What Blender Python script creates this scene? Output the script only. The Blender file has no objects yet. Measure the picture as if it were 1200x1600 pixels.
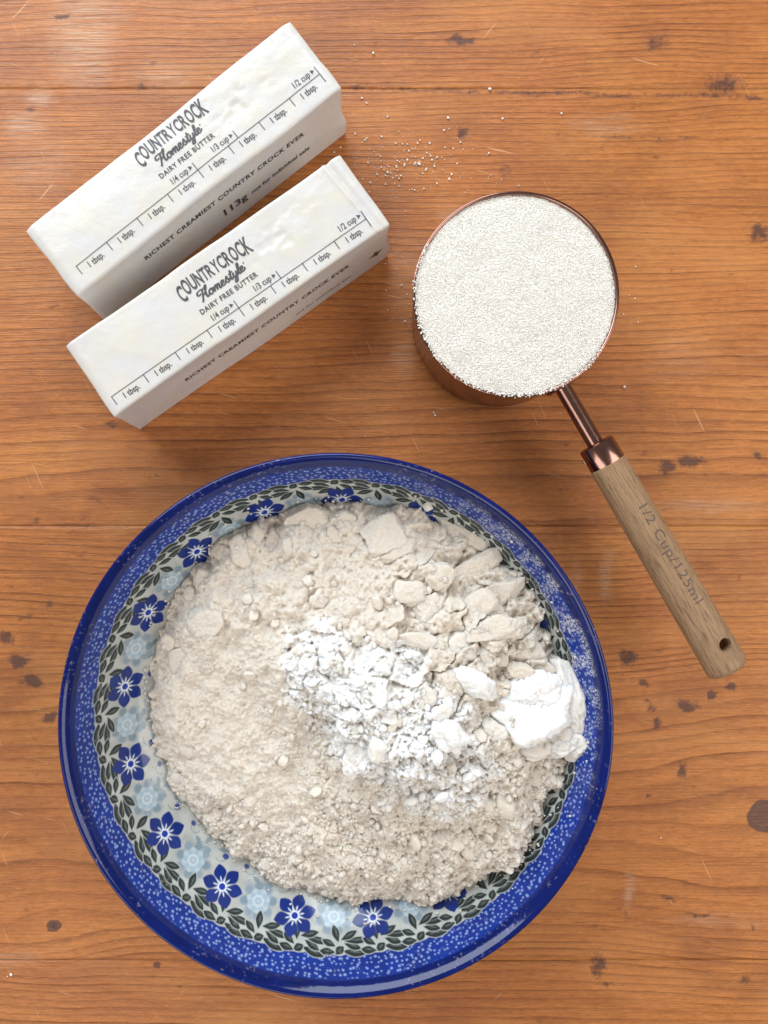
import bpy, bmesh, math, random
import numpy as np
from mathutils import Vector, Matrix

# ------------------------------------------------------------------ camera, world, lights, exposure
S = bpy.context.scene
MM = 0.001
COL = S.collection
R = math.radians

cam_data = bpy.data.cameras.new("camera")
cam = bpy.data.objects.new("camera", cam_data); COL.objects.link(cam)
cam.location = (0.0, 0.0, 0.291)                      # looking straight down on the table
cam.rotation_euler = (0, 0, 0)
cam_data.sensor_fit = 'VERTICAL'; cam_data.sensor_height = 36.0
cam_data.lens = 36.0 * 1109 / 1600
cam_data.shift_x = 40 / 1600; cam_data.shift_y = 20 / 1600
cam_data.clip_start = 0.01; cam_data.clip_end = 20
S.camera = cam

W = bpy.data.worlds.new("World"); S.world = W; W.use_nodes = True
bg = W.node_tree.nodes["Background"]
bg.inputs[0].default_value = (1.0, 0.93, 0.85, 1); bg.inputs[1].default_value = 0.21

def area(name, az, el, dist, w, h, power, colour, target=(0, 0, 0.02)):
    d = bpy.data.lights.new(name, 'AREA'); d.shape = 'RECTANGLE'; d.size = w; d.size_y = h
    d.energy = power; d.color = colour
    o = bpy.data.objects.new(name, d); COL.objects.link(o)
    v = Vector((math.cos(R(az)) * math.cos(R(el)), math.sin(R(az)) * math.cos(R(el)), math.sin(R(el))))
    o.location = Vector(target) + v * dist
    o.rotation_euler = v.to_track_quat('Z', 'Y').to_euler()
    return o
area("window_light", 114, 30, 1.3, 1.4, 0.85, 31, (0.86, 0.94, 1.0))
area("side_window_light", -10, 40, 1.5, 1.0, 1.0, 15, (1.0, 0.96, 0.91))
area("rear_fill_light", 240, 42, 1.7, 1.2, 1.0, 15, (1.0, 0.95, 0.88))  # added warm fill from behind, not a known window

S.view_settings.view_transform = 'Standard'; S.view_settings.look = 'None'
S.view_settings.gamma = 1; S.view_settings.exposure = -0.10
S.render.engine = 'CYCLES'
S.cycles.max_bounces = 6; S.cycles.diffuse_bounces = 4; S.cycles.glossy_bounces = 3; S.cycles.transmission_bounces = 2

# ------------------------------------------------------------------ numpy noise
def _hash(ix, iy, seed):
    h = (ix.astype(np.int64) * 374761393 + iy.astype(np.int64) * 668265263 + seed * 1274126177) & 0x7fffffff
    h = ((h ^ (h >> 13)) * 1274126177) & 0x7fffffff
    h = h ^ (h >> 16)
    return (h & 0xfffff) / float(0xfffff)
def vnoise(x, y, seed=0):
    x = np.asarray(x, float); y = np.asarray(y, float)
    ix = np.floor(x); iy = np.floor(y); fx = x - ix; fy = y - iy
    fx = fx * fx * fx * (fx * (fx * 6 - 15) + 10); fy = fy * fy * fy * (fy * (fy * 6 - 15) + 10)
    a = _hash(ix, iy, seed); b = _hash(ix + 1, iy, seed); c = _hash(ix, iy + 1, seed); d = _hash(ix + 1, iy + 1, seed)
    return (a + (b - a) * fx) * (1 - fy) + (c + (d - c) * fx) * fy
def fbm(x, y, seed=0, oct=4, gain=0.5):
    v = 0; a = 1; t = 0
    for i in range(oct):
        v = v + a * vnoise(x * 2**i + 17.3 * i, y * 2**i - 9.1 * i, seed + i * 31); t += a; a *= gain
    return v / t
def worley(x, y, seed=0):
    ix = np.floor(x); iy = np.floor(y)
    f1 = np.full(np.shape(x), 9.0); f2 = f1.copy(); idv = np.zeros(np.shape(x))
    for dx in (-1, 0, 1):
        for dy in (-1, 0, 1):
            cx = ix + dx; cy = iy + dy
            px = cx + _hash(cx, cy, seed); py = cy + _hash(cx, cy, seed + 77)
            d = np.hypot(px - x, py - y); hid = _hash(cx, cy, seed + 155)
            m = d < f1
            f2 = np.where(m, f1, np.minimum(f2, d)); idv = np.where(m, hid, idv); f1 = np.where(m, d, f1)
    return f1, f2, idv
def facets(x, y, seed, tilt=0.5, crack=0.12):
    """broken-up blocks: every cell has its own level and its own slope; returns height 0..1-ish, cell id, edge mask"""
    ix = np.floor(x); iy = np.floor(y)
    f1 = np.full(np.shape(x), 9.0); f2 = f1.copy(); lv = np.zeros(np.shape(x)); dxs = lv.copy(); dys = lv.copy(); ga = lv.copy()
    for dx in (-1, 0, 1):
        for dy in (-1, 0, 1):
            cx = ix + dx; cy = iy + dy
            px = cx + _hash(cx, cy, seed); py = cy + _hash(cx, cy, seed + 77)
            d = np.abs(px - x)**1.6 + np.abs(py - y)**1.6; d = d**(1 / 1.6); m = d < f1
            f2 = np.where(m, f1, np.minimum(f2, d)); lv = np.where(m, _hash(cx, cy, seed + 155), lv); ga = np.where(m, _hash(cx, cy, seed + 201), ga)
            dxs = np.where(m, x - px, dxs); dys = np.where(m, y - py, dys); f1 = np.where(m, d, f1)
    e = sstep(0, crack, f2 - f1); a = ga * 6.2832
    return (lv - .5 + tilt * (np.cos(a) * dxs + np.sin(a) * dys)) * (.35 + .65 * e) - .45 * (1 - e), lv, e
def sstep(a, b, x):
    t = np.clip((x - a) / (b - a), 0, 1); return t * t * (3 - 2 * t)

# ------------------------------------------------------------------ object helpers
def link_mesh(name, verts, faces, mat, parent=None, smooth=True):
    me = bpy.data.meshes.new(name)
    verts = np.asarray(verts, dtype=np.float32) * MM
    faces = np.asarray(faces, dtype=np.int32) if not isinstance(faces, list) else faces
    if isinstance(faces, np.ndarray):
        k = faces.shape[1]; n = faces.shape[0]
        me.vertices.add(len(verts)); me.vertices.foreach_set('co', verts.ravel())
        me.loops.add(n * k); me.loops.foreach_set('vertex_index', faces.ravel())
        me.polygons.add(n); me.polygons.foreach_set('loop_start', np.arange(0, n * k, k, dtype=np.int32))
        me.update(calc_edges=True)
    else:
        me.from_pydata([tuple(v) for v in verts], [], faces); me.update()
    if smooth: me.polygons.foreach_set('use_smooth', np.ones(len(me.polygons), dtype=bool))
    me.materials.append(mat)
    o = bpy.data.objects.new(name, me); COL.objects.link(o)
    if parent is not None: o.parent = parent
    return o
def fattr(o, name, vals):
    a = o.data.attributes.new(name, 'FLOAT', 'POINT'); a.data.foreach_set('value', np.asarray(vals, np.float32).ravel())
def cattr(o, name, rgb):
    rgb = np.asarray(rgb, np.float32).reshape(-1, 3)
    a = o.data.attributes.new(name, 'FLOAT_COLOR', 'POINT')
    a.data.foreach_set('color', np.concatenate([rgb, np.ones((len(rgb), 1), np.float32)], 1).ravel())
def thing(name, label, cat, loc=(0, 0, 0), rotz=0, group=None):
    o = bpy.data.objects.new(name, None); COL.objects.link(o)
    o.empty_display_size = 0.01
    o.location = Vector(loc) * MM; o.rotation_euler = (0, 0, rotz)
    tag(o, label, cat, group); return o
def tag(o, label, cat, group=None, kind=None):
    o['label'] = label; o['category'] = cat
    if group: o['group'] = group
    if kind: o['kind'] = kind
def grid_faces(nu, nv, wrap_u=False):
    i = np.arange(nu if wrap_u else nu - 1)[:, None]; j = np.arange(nv - 1)[None, :]
    a = i * nv + j; b = ((i + 1) % nu) * nv + j
    return np.stack([a, b, b + 1, a + 1], -1).reshape(-1, 4)
def lathe(profile, n):
    p = np.asarray(profile, float); th = np.linspace(0, 2 * math.pi, n, endpoint=False)
    v = np.stack([np.cos(th)[:, None] * p[None, :, 0], np.sin(th)[:, None] * p[None, :, 0], np.broadcast_to(p[None, :, 1], (n, len(p)))], -1)
    return v.reshape(-1, 3), grid_faces(n, len(p), True)
def catmull(pts, per=8):
    P = np.asarray(pts, float); P = np.vstack([2 * P[0] - P[1], P, 2 * P[-1] - P[-2]])
    out = []
    for i in range(1, len(P) - 2):
        for t in np.linspace(0, 1, per, endpoint=False):
            a, b, c, d = P[i - 1], P[i], P[i + 1], P[i + 2]
            out.append(0.5 * (2 * b + (c - a) * t + (2 * a - 5 * b + 4 * c - d) * t * t + (3 * b - a - 3 * c + d) * t**3))
    out.append(P[-2]); return np.array(out)

# ------------------------------------------------------------------ materials
class NT:
    def __init__(s, name):
        s.m = bpy.data.materials.new(name); s.m.use_nodes = True
        s.t = s.m.node_tree; s.b = s.t.nodes['Principled BSDF']
    def n(s, typ, **kw):
        nd = s.t.nodes.new(typ)
        for k, v in kw.items():
            if k.startswith('i_'):
                key = k[2:]; key = int(key) if key.isdigit() else key.replace('_', ' ')
                if isinstance(v, bpy.types.NodeSocket): s.t.links.new(v, nd.inputs[key])
                else: nd.inputs[key].default_value = v
            else: setattr(nd, k, v)
        return nd
    def math(s, op, a, b=None, c=None, clamp=False):
        nd = s.t.nodes.new('ShaderNodeMath'); nd.operation = op; nd.use_clamp = clamp
        for i, v in enumerate((a, b, c)):
            if v is None: continue
            if isinstance(v, bpy.types.NodeSocket): s.t.links.new(v, nd.inputs[i])
            else: nd.inputs[i].default_value = v
        return nd.outputs[0]
    def mix(s, f, a, b, blend='MIX'):
        nd = s.t.nodes.new('ShaderNodeMix'); nd.data_type = 'RGBA'; nd.blend_type = blend; nd.clamp_factor = True
        for i, v in ((0, f), (6, a), (7, b)):
            if isinstance(v, bpy.types.NodeSocket): s.t.links.new(v, nd.inputs[i])
            else: nd.inputs[i].default_value = v if i == 0 or len(v) == 4 else (*v, 1)
        return nd.outputs[2]
    def ramp(s, f, stops, interp='LINEAR'):
        nd = s.t.nodes.new('ShaderNodeValToRGB'); nd.color_ramp.interpolation = interp
        el = nd.color_ramp.elements
        while len(el) < len(stops): el.new(0.5)
        for e, (p, c) in zip(el, stops): e.position = p; e.color = (*c, 1) if len(c) == 3 else c
        s.t.links.new(f, nd.inputs[0]); return nd.outputs[0]
    def attr(s, name, out='Fac'):
        return s.n('ShaderNodeAttribute', attribute_name=name).outputs[out]
    def coord(s, scale=(1, 1, 1), rot=(0, 0, 0), src='Object'):
        tc = s.n('ShaderNodeTexCoord'); mp = s.n('ShaderNodeMapping')
        s.t.links.new(tc.outputs[src], mp.inputs[0]); mp.inputs['Scale'].default_value = scale; mp.inputs['Rotation'].default_value = rot
        return mp.outputs[0]
    def noise(s, vec, scale, detail=3, rough=0.55, dist=0.0):
        nd = s.n('ShaderNodeTexNoise'); s.t.links.new(vec, nd.inputs['Vector'])
        nd.inputs['Scale'].default_value = scale; nd.inputs['Detail'].default_value = detail
        nd.inputs['Roughness'].default_value = rough; nd.inputs['Distortion'].default_value = dist
        return nd.outputs[0]
    def set(s, **kw):
        for k, v in kw.items():
            key = k.replace('_', ' ')
            if isinstance(v, bpy.types.NodeSocket): s.t.links.new(v, s.b.inputs[key])
            else: s.b.inputs[key].default_value = (*v, 1) if isinstance(v, tuple) and len(v) == 3 and 'Color' in key else v
        return s
    def bump(s, h, strength, dist):
        nd = s.n('ShaderNodeBump'); nd.inputs['Strength'].default_value = strength; nd.inputs['Distance'].default_value = dist
        s.t.links.new(h, nd.inputs['Height']); s.t.links.new(nd.outputs[0], s.b.inputs['Normal'])

def wood_table_material():
    m = NT('table_pine')
    g = m.attr('grain'); st = m.attr('stain'); wr = m.attr('wear'); kn = m.attr('knot'); tone = m.attr('tone')
    P = m.coord((1000, 1000, 1000), src='Object')                       # millimetres
    Pl = m.n('ShaderNodeVectorMath', operation='MULTIPLY', i_0=P, i_1=(0.05, 1.0, 1.0)).outputs[0]
    wob = m.noise(m.n('ShaderNodeVectorMath', operation='MULTIPLY', i_0=P, i_1=(0.035, 0.10, 1.0)).outputs[0], 1.0, 2)                                          # slight wobble of every growth ring
    g2 = m.math('ADD', g, m.math('MULTIPLY', m.math('SUBTRACT', wob, 0.5), 0.55))
    fr = m.math('FRACT', g2); ring = m.math('FLOOR', g2)
    rnd = m.n('ShaderNodeTexWhiteNoise', noise_dimensions='1D', i_W=ring).outputs[0]
    late = m.ramp(fr, [(0.0, (0.10,) * 3), (0.12, (0.0,) * 3), (0.55, (0.16,) * 3), (0.80, (0.62,) * 3), (0.93, (1,) * 3), (1.0, (0.10,) * 3)])
    late = m.math('MULTIPLY', late, m.math('MULTIPLY_ADD', rnd, 0.6, 0.4))
    Pf = m.n('ShaderNodeVectorMath', operation='MULTIPLY', i_0=P, i_1=(0.045, 1.6, 1.0)).outputs[0]
    fib = m.noise(Pf, 1.0, 4, 0.65)
    Pg = m.n('ShaderNodeVectorMath', operation='MULTIPLY', i_0=P, i_1=(0.012, 0.12, 1.0)).outputs[0]
    band = m.noise(Pg, 1.0, 3, 0.5)
    big = m.noise(P, 0.022, 4, 0.6); mid = m.noise(P, 0.11, 4, 0.62)
    # broken-up ring strength: rings fade where the surface is worn smooth
    brk = m.noise(m.n('ShaderNodeVectorMath', operation='MULTIPLY', i_0=P, i_1=(0.02, 0.07, 1.0)).outputs[0], 1.0, 3)
    late = m.math('MULTIPLY', late, m.ramp(brk, [(0.30, (0.42,) * 3), (0.62, (1,) * 3)]))
    base = m.mix(m.ramp(band, [(0.32, (0,) * 3), (0.68, (1,) * 3)]), (0.345, 0.114, 0.029), (0.485, 0.184, 0.049))
    base = m.mix(m.ramp(big, [(0.35, (0,) * 3), (0.7, (1,) * 3)]), base, (0.395, 0.132, 0.041))
    base = m.mix(m.math('MULTIPLY', tone, 1.0), base, (0.48, 0.178, 0.041))
    col = m.mix(m.math('MULTIPLY', late, 0.95), base, (0.130, 0.035, 0.010))
    fibr = m.ramp(fib, [(0.34, (0.74,) * 3), (0.5, (1.0,) * 3), (0.70, (1.22,) * 3)])
    col = m.mix(0.8, col, fibr, 'MULTIPLY')
    Pq = m.n('ShaderNodeVectorMath', operation='MULTIPLY', i_0=P, i_1=(0.22, 0.9, 1.0)).outputs[0]
    col = m.mix(0.75, col, m.ramp(m.noise(Pq, 1.0, 5, 0.7), [(0.34, (0.76,) * 3), (0.5, (1.0,) * 3), (0.68, (1.20,) * 3)]), 'MULTIPLY')
    Pr = m.n('ShaderNodeVectorMath', operation='MULTIPLY', i_0=P, i_1=(0.018, 0.035, 1.0)).outputs[0]
    col = m.mix(m.ramp(m.noise(Pr, 1.0, 4, 0.6, 0.6), [(0.50, (0,) * 3), (0.70, (0.55,) * 3)]), col, (0.225, 0.072, 0.026))
    # pale scuffs in the open grain
    sc = m.math('MULTIPLY', wr, m.ramp(m.noise(Pf, 0.9, 4, 0.7), [(0.42, (0,) * 3), (0.62, (1,) * 3)]))
    col = m.mix(m.math('MULTIPLY', sc, 0.62), col, (0.56, 0.43, 0.33))
    Po = m.n('ShaderNodeVectorMath', operation='MULTIPLY', i_0=P, i_1=(0.28, 2.3, 1.0)).outputs[0]
    col = m.mix(m.ramp(m.noise(Po, 1.0, 3, 0.6), [(0.60, (0,) * 3), (0.70, (0.55,) * 3)]), col, (0.14, 0.042, 0.016))
    col = m.mix(m.ramp(m.noise(Po, 0.8, 3, 0.6), [(0.28, (0.42,) * 3), (0.40, (0,) * 3)]), col, (0.62, 0.30, 0.125))
    gold = m.noise(m.n('ShaderNodeVectorMath', operation='MULTIPLY', i_0=P, i_1=(0.011, 0.028, 1.0)).outputs[0], 1.0, 4, 0.6, 0.4)
    col = m.mix(m.ramp(gold, [(0.50, (0,) * 3), (0.68, (0.5,) * 3)]), col, m.mix(0.5, col, (0.64, 0.30, 0.10)))
    for ang_, sc_, th_ in ((1.15, 0.9, 0.765), (-0.85, 0.7, 0.775), (0.25, 0.8, 0.755)):       # knife scratches
        sv = m.n('ShaderNodeVectorRotate', rotation_type='Z_AXIS', i_Vector=P, i_Angle=ang_).outputs[0]
        sv = m.n('ShaderNodeVectorMath', operation='MULTIPLY', i_0=sv, i_1=(0.035, sc_, 1.0)).outputs[0]
        col = m.mix(m.ramp(m.noise(sv, 1.0, 1, 0.5), [(th_, (0,) * 3), (th_ + 0.03, (0.5,) * 3)]), col, (0.68, 0.40, 0.20))
    # small dark flecks and dents all over
    Pd = m.n('ShaderNodeVectorMath', operation='MULTIPLY', i_0=P, i_1=(0.10, 0.22, 1.0)).outputs[0]
    fl = m.ramp(m.noise(Pd, 1.0, 5, 0.6), [(0.655, (0,) * 3), (0.72, (1,) * 3)])
    col = m.mix(m.math('MULTIPLY', fl, 0.55), col, (0.12, 0.038, 0.018))
    # stains soaked into the wood
    edge = m.math('ADD', st, m.math('MULTIPLY', m.math('SUBTRACT', m.noise(P, 0.42, 4, 0.7), 0.5), 1.25))
    stn = m.ramp(edge, [(0.34, (0,) * 3), (0.72, (1,) * 3)])
    stn = m.math('MULTIPLY', stn, m.math('GREATER_THAN', st, 0.02))
    col = m.mix(m.math('MULTIPLY', stn, 0.80), col, (0.062, 0.028, 0.026))
    # knots
    kfr = m.math('FRACT', m.math('ADD', m.math('MULTIPLY', kn, 6.0), mid))
    kcol = m.mix(kfr, (0.17, 0.078, 0.045), (0.075, 0.032, 0.020)); kcol = m.mix(0.8, kcol, fibr, 'MULTIPLY')
    col = m.mix(m.ramp(kn, [(0.22, (0,) * 3), (0.42, (1,) * 3)]), col, kcol)
    # fine scratches
    rough = m.math('MULTIPLY_ADD', mid, 0.22, 0.30)
    h = m.math('SUBTRACT', m.math('MULTIPLY', fib, 0.9), m.math('MULTIPLY', late, 0.55))
    h = m.math('ADD', h, m.math('MULTIPLY', mid, 0.9))
    h = m.math('SUBTRACT', h, m.math('MULTIPLY', stn, 0.25))
    m.set(Base_Color=col, Roughness=rough, Specular_IOR_Level=0.30)
    m.bump(h, 0.55, 0.0006)
    return m.m

def wrapper_material(name='butter_paper', sss=0.35):
    m = NT(name); P = m.coord((1000, 1000, 1000))
    n1 = m.noise(P, 0.09, 3); n2 = m.noise(P, 0.55, 4, 0.6)
    col = m.mix(m.ramp(n1, [(0.35, (0,) * 3), (0.7, (1,) * 3)]), (0.60, 0.588, 0.59), (0.625, 0.592, 0.525))
    m.set(Base_Color=col, Roughness=0.30, Specular_IOR_Level=0.5, Subsurface_Weight=sss, Subsurface_Radius=(1.0, 0.8, 0.55), Subsurface_Scale=0.002)
    m.bump(m.math('ADD', n2, m.math('MULTIPLY', n1, 2.0)), 0.16, 0.0008)
    return m.m
def ink_material(name='black_ink', c=(0.035, 0.03, 0.035)):
    m = NT(name); P = m.coord((1000, 1000, 1000))
    m.set(Base_Color=m.mix(m.noise(P, 1.2, 3), c, tuple(min(1, x + 0.05) for x in c)), Roughness=0.5); return m.m
def glaze_material():
    m = NT('pottery_glaze'); P = m.coord((1000, 1000, 1000))
    c = m.attr('print', 'Color'); d = m.attr('dust')
    dn = m.math('MULTIPLY', d, m.ramp(m.noise(P, 1.3, 4, 0.75), [(0.46, (0,) * 3), (0.60, (1,) * 3)]))
    col = m.mix(dn, c, (0.78, 0.76, 0.74))
    m.set(Base_Color=col, Roughness=m.math('MULTIPLY_ADD', dn, 0.6, 0.10), Coat_Weight=0.0, Specular_IOR_Level=0.36)
    m.bump(m.noise(P, 0.25, 2), 0.08, 0.0006)
    return m.m
def outer_glaze():
    m = NT('blue_glaze'); P = m.coord((1000, 1000, 1000))
    m.set(Base_Color=m.mix(m.noise(P, 0.15, 3), (0.006, 0.014, 0.12), (0.01, 0.024, 0.18)), Roughness=0.12); return m.m
def flour_material(name, a, b, sss=0.7):
    m = NT(name); P = m.coord((1000, 1000, 1000)); w = m.attr('white')
    n = m.noise(P, 0.8, 4, 0.6)
    col = m.mix(n, a, b)
    col = m.mix(w, col, (0.94, 0.945, 0.95))  # white blended in to imitate window light on the flour
    m.set(Base_Color=col, Roughness=0.95, Specular_IOR_Level=0.10, Subsurface_Weight=sss, Subsurface_Radius=(1.0, 0.88, 0.70), Subsurface_Scale=0.0020)
    m.bump(m.math('ADD', m.noise(P, 1.6, 4, 0.7), m.math('MULTIPLY', m.noise(P, 0.5, 2), 1.2)), 0.6, 0.0009)
    return m.m
def sugar_material(name='sugar_crystal', trans=0.3):
    m = NT(name); r = m.attr('tint')
    col = m.mix(r, (0.73, 0.69, 0.615), (0.90, 0.88, 0.85))
    m.set(Base_Color=col, Roughness=0.2, Specular_IOR_Level=0.55, IOR=1.54)
    tr = m.n('ShaderNodeBsdfTranslucent'); m.t.links.new(col, tr.inputs[0])
    mx = m.n('ShaderNodeMixShader', i_0=trans); m.t.links.new(m.b.outputs[0], mx.inputs[1]); m.t.links.new(tr.outputs[0], mx.inputs[2])
    m.t.links.new(mx.outputs[0], m.t.nodes['Material Output'].inputs['Surface']); return m.m
def copper_material():
    m = NT('rose_copper'); P = m.coord((1000, 1000, 1000))
    Ps = m.n('ShaderNodeVectorMath', operation='MULTIPLY', i_0=P, i_1=(0.4, 0.4, 4.0)).outputs[0]
    n = m.noise(Ps, 1.0, 3)
    m.set(Base_Color=m.mix(n, (0.29, 0.155, 0.125), (0.34, 0.19, 0.155)), Metallic=1.0, Roughness=m.math('MULTIPLY_ADD', n, 0.12, 0.14)); return m.m
def handle_wood():
    m = NT('acacia_handle'); P = m.coord((1000, 1000, 1000))
    Pf = m.n('ShaderNodeVectorMath', operation='MULTIPLY', i_0=P, i_1=(0.05, 1.7, 1.7)).outputs[0]
    f = m.noise(Pf, 1.0, 4, 0.65)
    Pp = m.n('ShaderNodeVectorMath', operation='MULTIPLY', i_0=P, i_1=(0.16, 2.6, 2.6)).outputs[0]
    pore = m.ramp(m.noise(Pp, 1.0, 3, 0.5), [(0.55, (0,) * 3), (0.64, (1,) * 3)])
    b = m.noise(P, 0.06, 3)
    col = m.mix(m.ramp(f, [(0.3, (0,) * 3), (0.7, (1,) * 3)]), (0.185, 0.106, 0.056), (0.35, 0.222, 0.126))
    col = m.mix(m.math('MULTIPLY', b, 0.5), col, (0.36, 0.225, 0.125))
    col = m.mix(m.math('MULTIPLY', pore, 0.75), col, (0.12, 0.062, 0.03))
    m.set(Base_Color=col, Roughness=0.58, Specular_IOR_Level=0.3)
    m.bump(m.math('SUBTRACT', f, m.math('MULTIPLY', pore, 0.6)), 0.4, 0.0004); return m.m

M_TABLE = wood_table_material(); M_PAPER = wrapper_material(); M_FLAP = wrapper_material('flap_paper', 0.0); M_INK = ink_material()
M_GLAZE = glaze_material(); M_OUTER = outer_glaze()
M_FLOUR = flour_material('flour', (0.655, 0.585, 0.505), (0.73, 0.665, 0.585))
M_CRUMB = flour_material('flour_crumb', (0.70, 0.63, 0.55), (0.77, 0.71, 0.635), 0.0)
M_SUGAR = sugar_material(); M_BED = sugar_material('sugar_bed', 0.0); M_COPPER = copper_material(); M_HANDLE = handle_wood()
M_BURN = ink_material('engraved_brown', (0.075, 0.035, 0.018))

# ------------------------------------------------------------------ table of pine planks
def T(u, v, h=0.0):                                    # survey of the photograph, millimetres on the table
    k = (291 - h) / 1109.0
    return (u - 560) * k, (820 - v) * k
stains = [  # centre (survey px), half sizes (px), strength
    (722, 63, 26, 8, .9), (838, 85, 8, 6, .7), (723, 208, 9, 8, 1), (1025, 68, 26, 18, .55), (1132, 132, 30, 18, .75), (785, 265, 12, 16, .55),
    (1080, 719, 24, 10, 1), (1042, 729, 15, 10, .9), (1184, 709, 8, 7, .8), (880, 697, 9, 6, .6), (12, 998, 14, 10, .9), (28, 1031, 20, 12, 1), (50, 1066, 17, 10, 1),
    (78, 943, 7, 11, .8), (43, 965, 14, 5, .7), (80, 1122, 14, 10, .9), (980, 1026, 15, 12, 1), (1003, 1067, 11, 7, .9), (1008, 1090, 8, 5, .7),
    (1018, 1108, 9, 7, .85), (1026, 1130, 8, 8, .8), (1073, 1103, 21, 9, 1), (1115, 1089, 8, 9, .95), (1139, 1073, 12, 7, 1), (1063, 1203, 9, 15, .85),
    (1010, 1241, 5, 5, .8), (933, 1508, 14, 24, .75), (945, 1538, 24, 6, .6), (1096, 1430, 30, 5, .7), (1176, 1447, 9, 6, .7), (1165, 1530, 12, 10, .8), (97, 23, 18, 5, .9),
    (50, 174, 12, 5, .7), (100, 190, 9, 4, .5), (218, 135, 12, 7, .7), (1185, 365, 20, 14, .8), (1050, 423, 9, 7, .6), (60, 816, 14, 6, .6), (140, 812, 22, 14, .45),
    (250, 1508, 7, 5, 1.2), (1040, 1405, 14, 6, .7), (975, 1430, 8, 4, .7), (175, 665, 8, 5, .7), (150, 780, 12, 10, .5), (590, 655, 5, 4, .5), (1020, 250, 10, 4, .6), (1085, 90, 20, 8, .4),
    (30, 640, 8, 4, .4), (940, 230, 5, 4, .7), (1160, 905, 10, 6, .4), (300, 30, 16, 4, .4), (600, 330, 12, 5, .4)]
wears = [(130, 50, 36, 62, 1), (40, 195, 26, 14, .8), (62, 152, 16, 12, .8), (255, 118, 30, 16, .6), (60, 260, 40, 30, .45), (160, 20, 30, 14, .6), (945, 195, 40, 12, .5),
         (900, 940, 6, 46, .6), (948, 900, 8, 30, .7), (1100, 790, 60, 8, .6), (1130, 1440, 60, 8, .4), (985, 1390, 6, 22, .8), (640, 430, 26, 50, .4), (700, 330, 20, 10, .5), (20, 1500, 30, 10, .5), (1060, 560, 40, 30, .25), (630, 560, 14, 22, .5)]
knots = [(1196, 1275, 31, 28, 1.0), (84, 1447, 13, 11, .9)]
edges_y = [-620, -357, -178.5, -0.6, 178.6, 357, 620]
table = bpy.data.objects.new('table_top', None); COL.objects.link(table); table['kind'] = 'structure'
rng = np.random.default_rng(3)
for k in range(6):
    y0, y1 = edges_y[k], edges_y[k + 1]
    near = 1 <= k <= 4
    st = 1.4 if near else 5.0
    xs = np.arange(-520, 521, st); n = int((y1 - y0) / st) + 1
    g = 0.003
    ys = np.concatenate([[y0 + g], np.linspace(y0 + g, y1 - g, n), [y1 - g]])
    zs = np.concatenate([[-18], np.zeros(n), [-18]])
    X, Y = np.meshgrid(xs, ys, indexing='ij'); Z = np.broadcast_to(zs[None, :], X.shape).copy()
    V = np.stack([X, Y, Z], -1).reshape(-1, 3)
    o = link_mesh('plank', V, grid_faces(len(xs), len(ys))[:, ::1], M_TABLE, table, smooth=False)
    # growth-ring field of this plank
    yy = Y + 7.0 * (fbm(X / 260, Y / 90, 5 + 9 * k, 3) - .5) * 2 + 1.6 * (fbm(X / 55, Y / 14, 8 + 9 * k, 2) - .5) * 2
    yy = yy + X * (-0.022 if k == 4 else -0.012 if k == 3 else 0.004)
    kn = np.zeros_like(X)
    for (u, v, a, b, s_) in knots:
        kx, ky = T(u, v); a /= 3.81; b /= 3.81
        dx = X - kx; dy = Y - ky
        fx = np.exp(-(dx / (a * 6.5))**2)
        yy = yy - 2.6 * b * 0.8 * np.tanh(dy / (2.9 * b)) * fx * np.exp(-(dy / (b * 9))**2)
        d = np.hypot(dx / a, dy / b) + 0.25 * (fbm(X / 4, Y / 4, 91, 2) - .5)
        kn = np.maximum(kn, s_ * (1 - sstep(0.55, 1.12, d)))
    d0, d1, yb = {0: (.28, .28, 0), 1: (.34, .30, -230), 2: (.16, .36, -58), 3: (.15, .34, 48), 4: (.38, .38, 250), 5: (.3, .3, 0)}[k]
    grain = yy * d0 + (d1 - d0) * 7.0 * np.logaddexp(0, (yy - yb) / 7.0) + 5.0 * fbm(np.zeros_like(yy) + k * 7, yy / 38, 60 + k, 2)
    sm = np.zeros_like(X); wm = np.zeros_like(X)
    if near:
        jx = X + 2.2 * (fbm(X / 5, Y / 5, 11, 3) - .5) * 2; jy = Y + 2.2 * (fbm(X / 5, Y / 5, 12, 3) - .5) * 2
        for (u, v, a, b, s_) in stains:
            cx, cy = T(u, v); d = np.hypot((jx - cx) / (a / 3.81 * 1.25), (jy - cy) / (b / 3.81 * 1.25))
            sm = np.maximum(sm, s_ * np.clip(1.25 - d, 0, 1))
        for (u, v, a, b, s_) in wears:
            cx, cy = T(u, v); d = np.hypot((jx - cx) / (a / 3.81 * 1.2), (jy - cy) / (b / 3.81 * 1.2))
            wm = np.maximum(wm, s_ * np.clip(1.5 - d, 0, 1))
        # the long dark crack that runs beside the upper joint, and shorter ones
        for (u0, v0, u1, v1, wd, s_) in [(540, 137, 1210, 153, 1.5, .62), (0, 134, 330, 137, 1.5, .32), (830, 208, 1210, 222, 1.3, .45), (900, 1478, 1210, 1497, 1.1, .28), (820, 1428, 980, 1455, 1.0, .5),
                                        (0, 815, 330, 819, .9, .14), (960, 825, 1210, 828, .8, .1), (650, 455, 1200, 470, .8, .2), (560, 290, 840, 205, .8, .12)]:
            ax, ay = T(u0, v0); bx, by = T(u1, v1); t = np.clip((X - ax) / (bx - ax), 0, 1)
            ln = ay + (by - ay) * t + 0.9 * (fbm(X / 18, X * 0, 33, 3) - .5) * 2
            inside = sstep(ax - 6, ax + 6, X) * (1 - sstep(bx - 6, bx + 6, X))
            sm = np.maximum(sm, s_ * (0.55 + 0.75 * fbm(X / 9, X * 0 + v0, 21, 2)) * np.clip(1.3 - np.abs(Y - ln) / wd, 0, 1) * inside)
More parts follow.
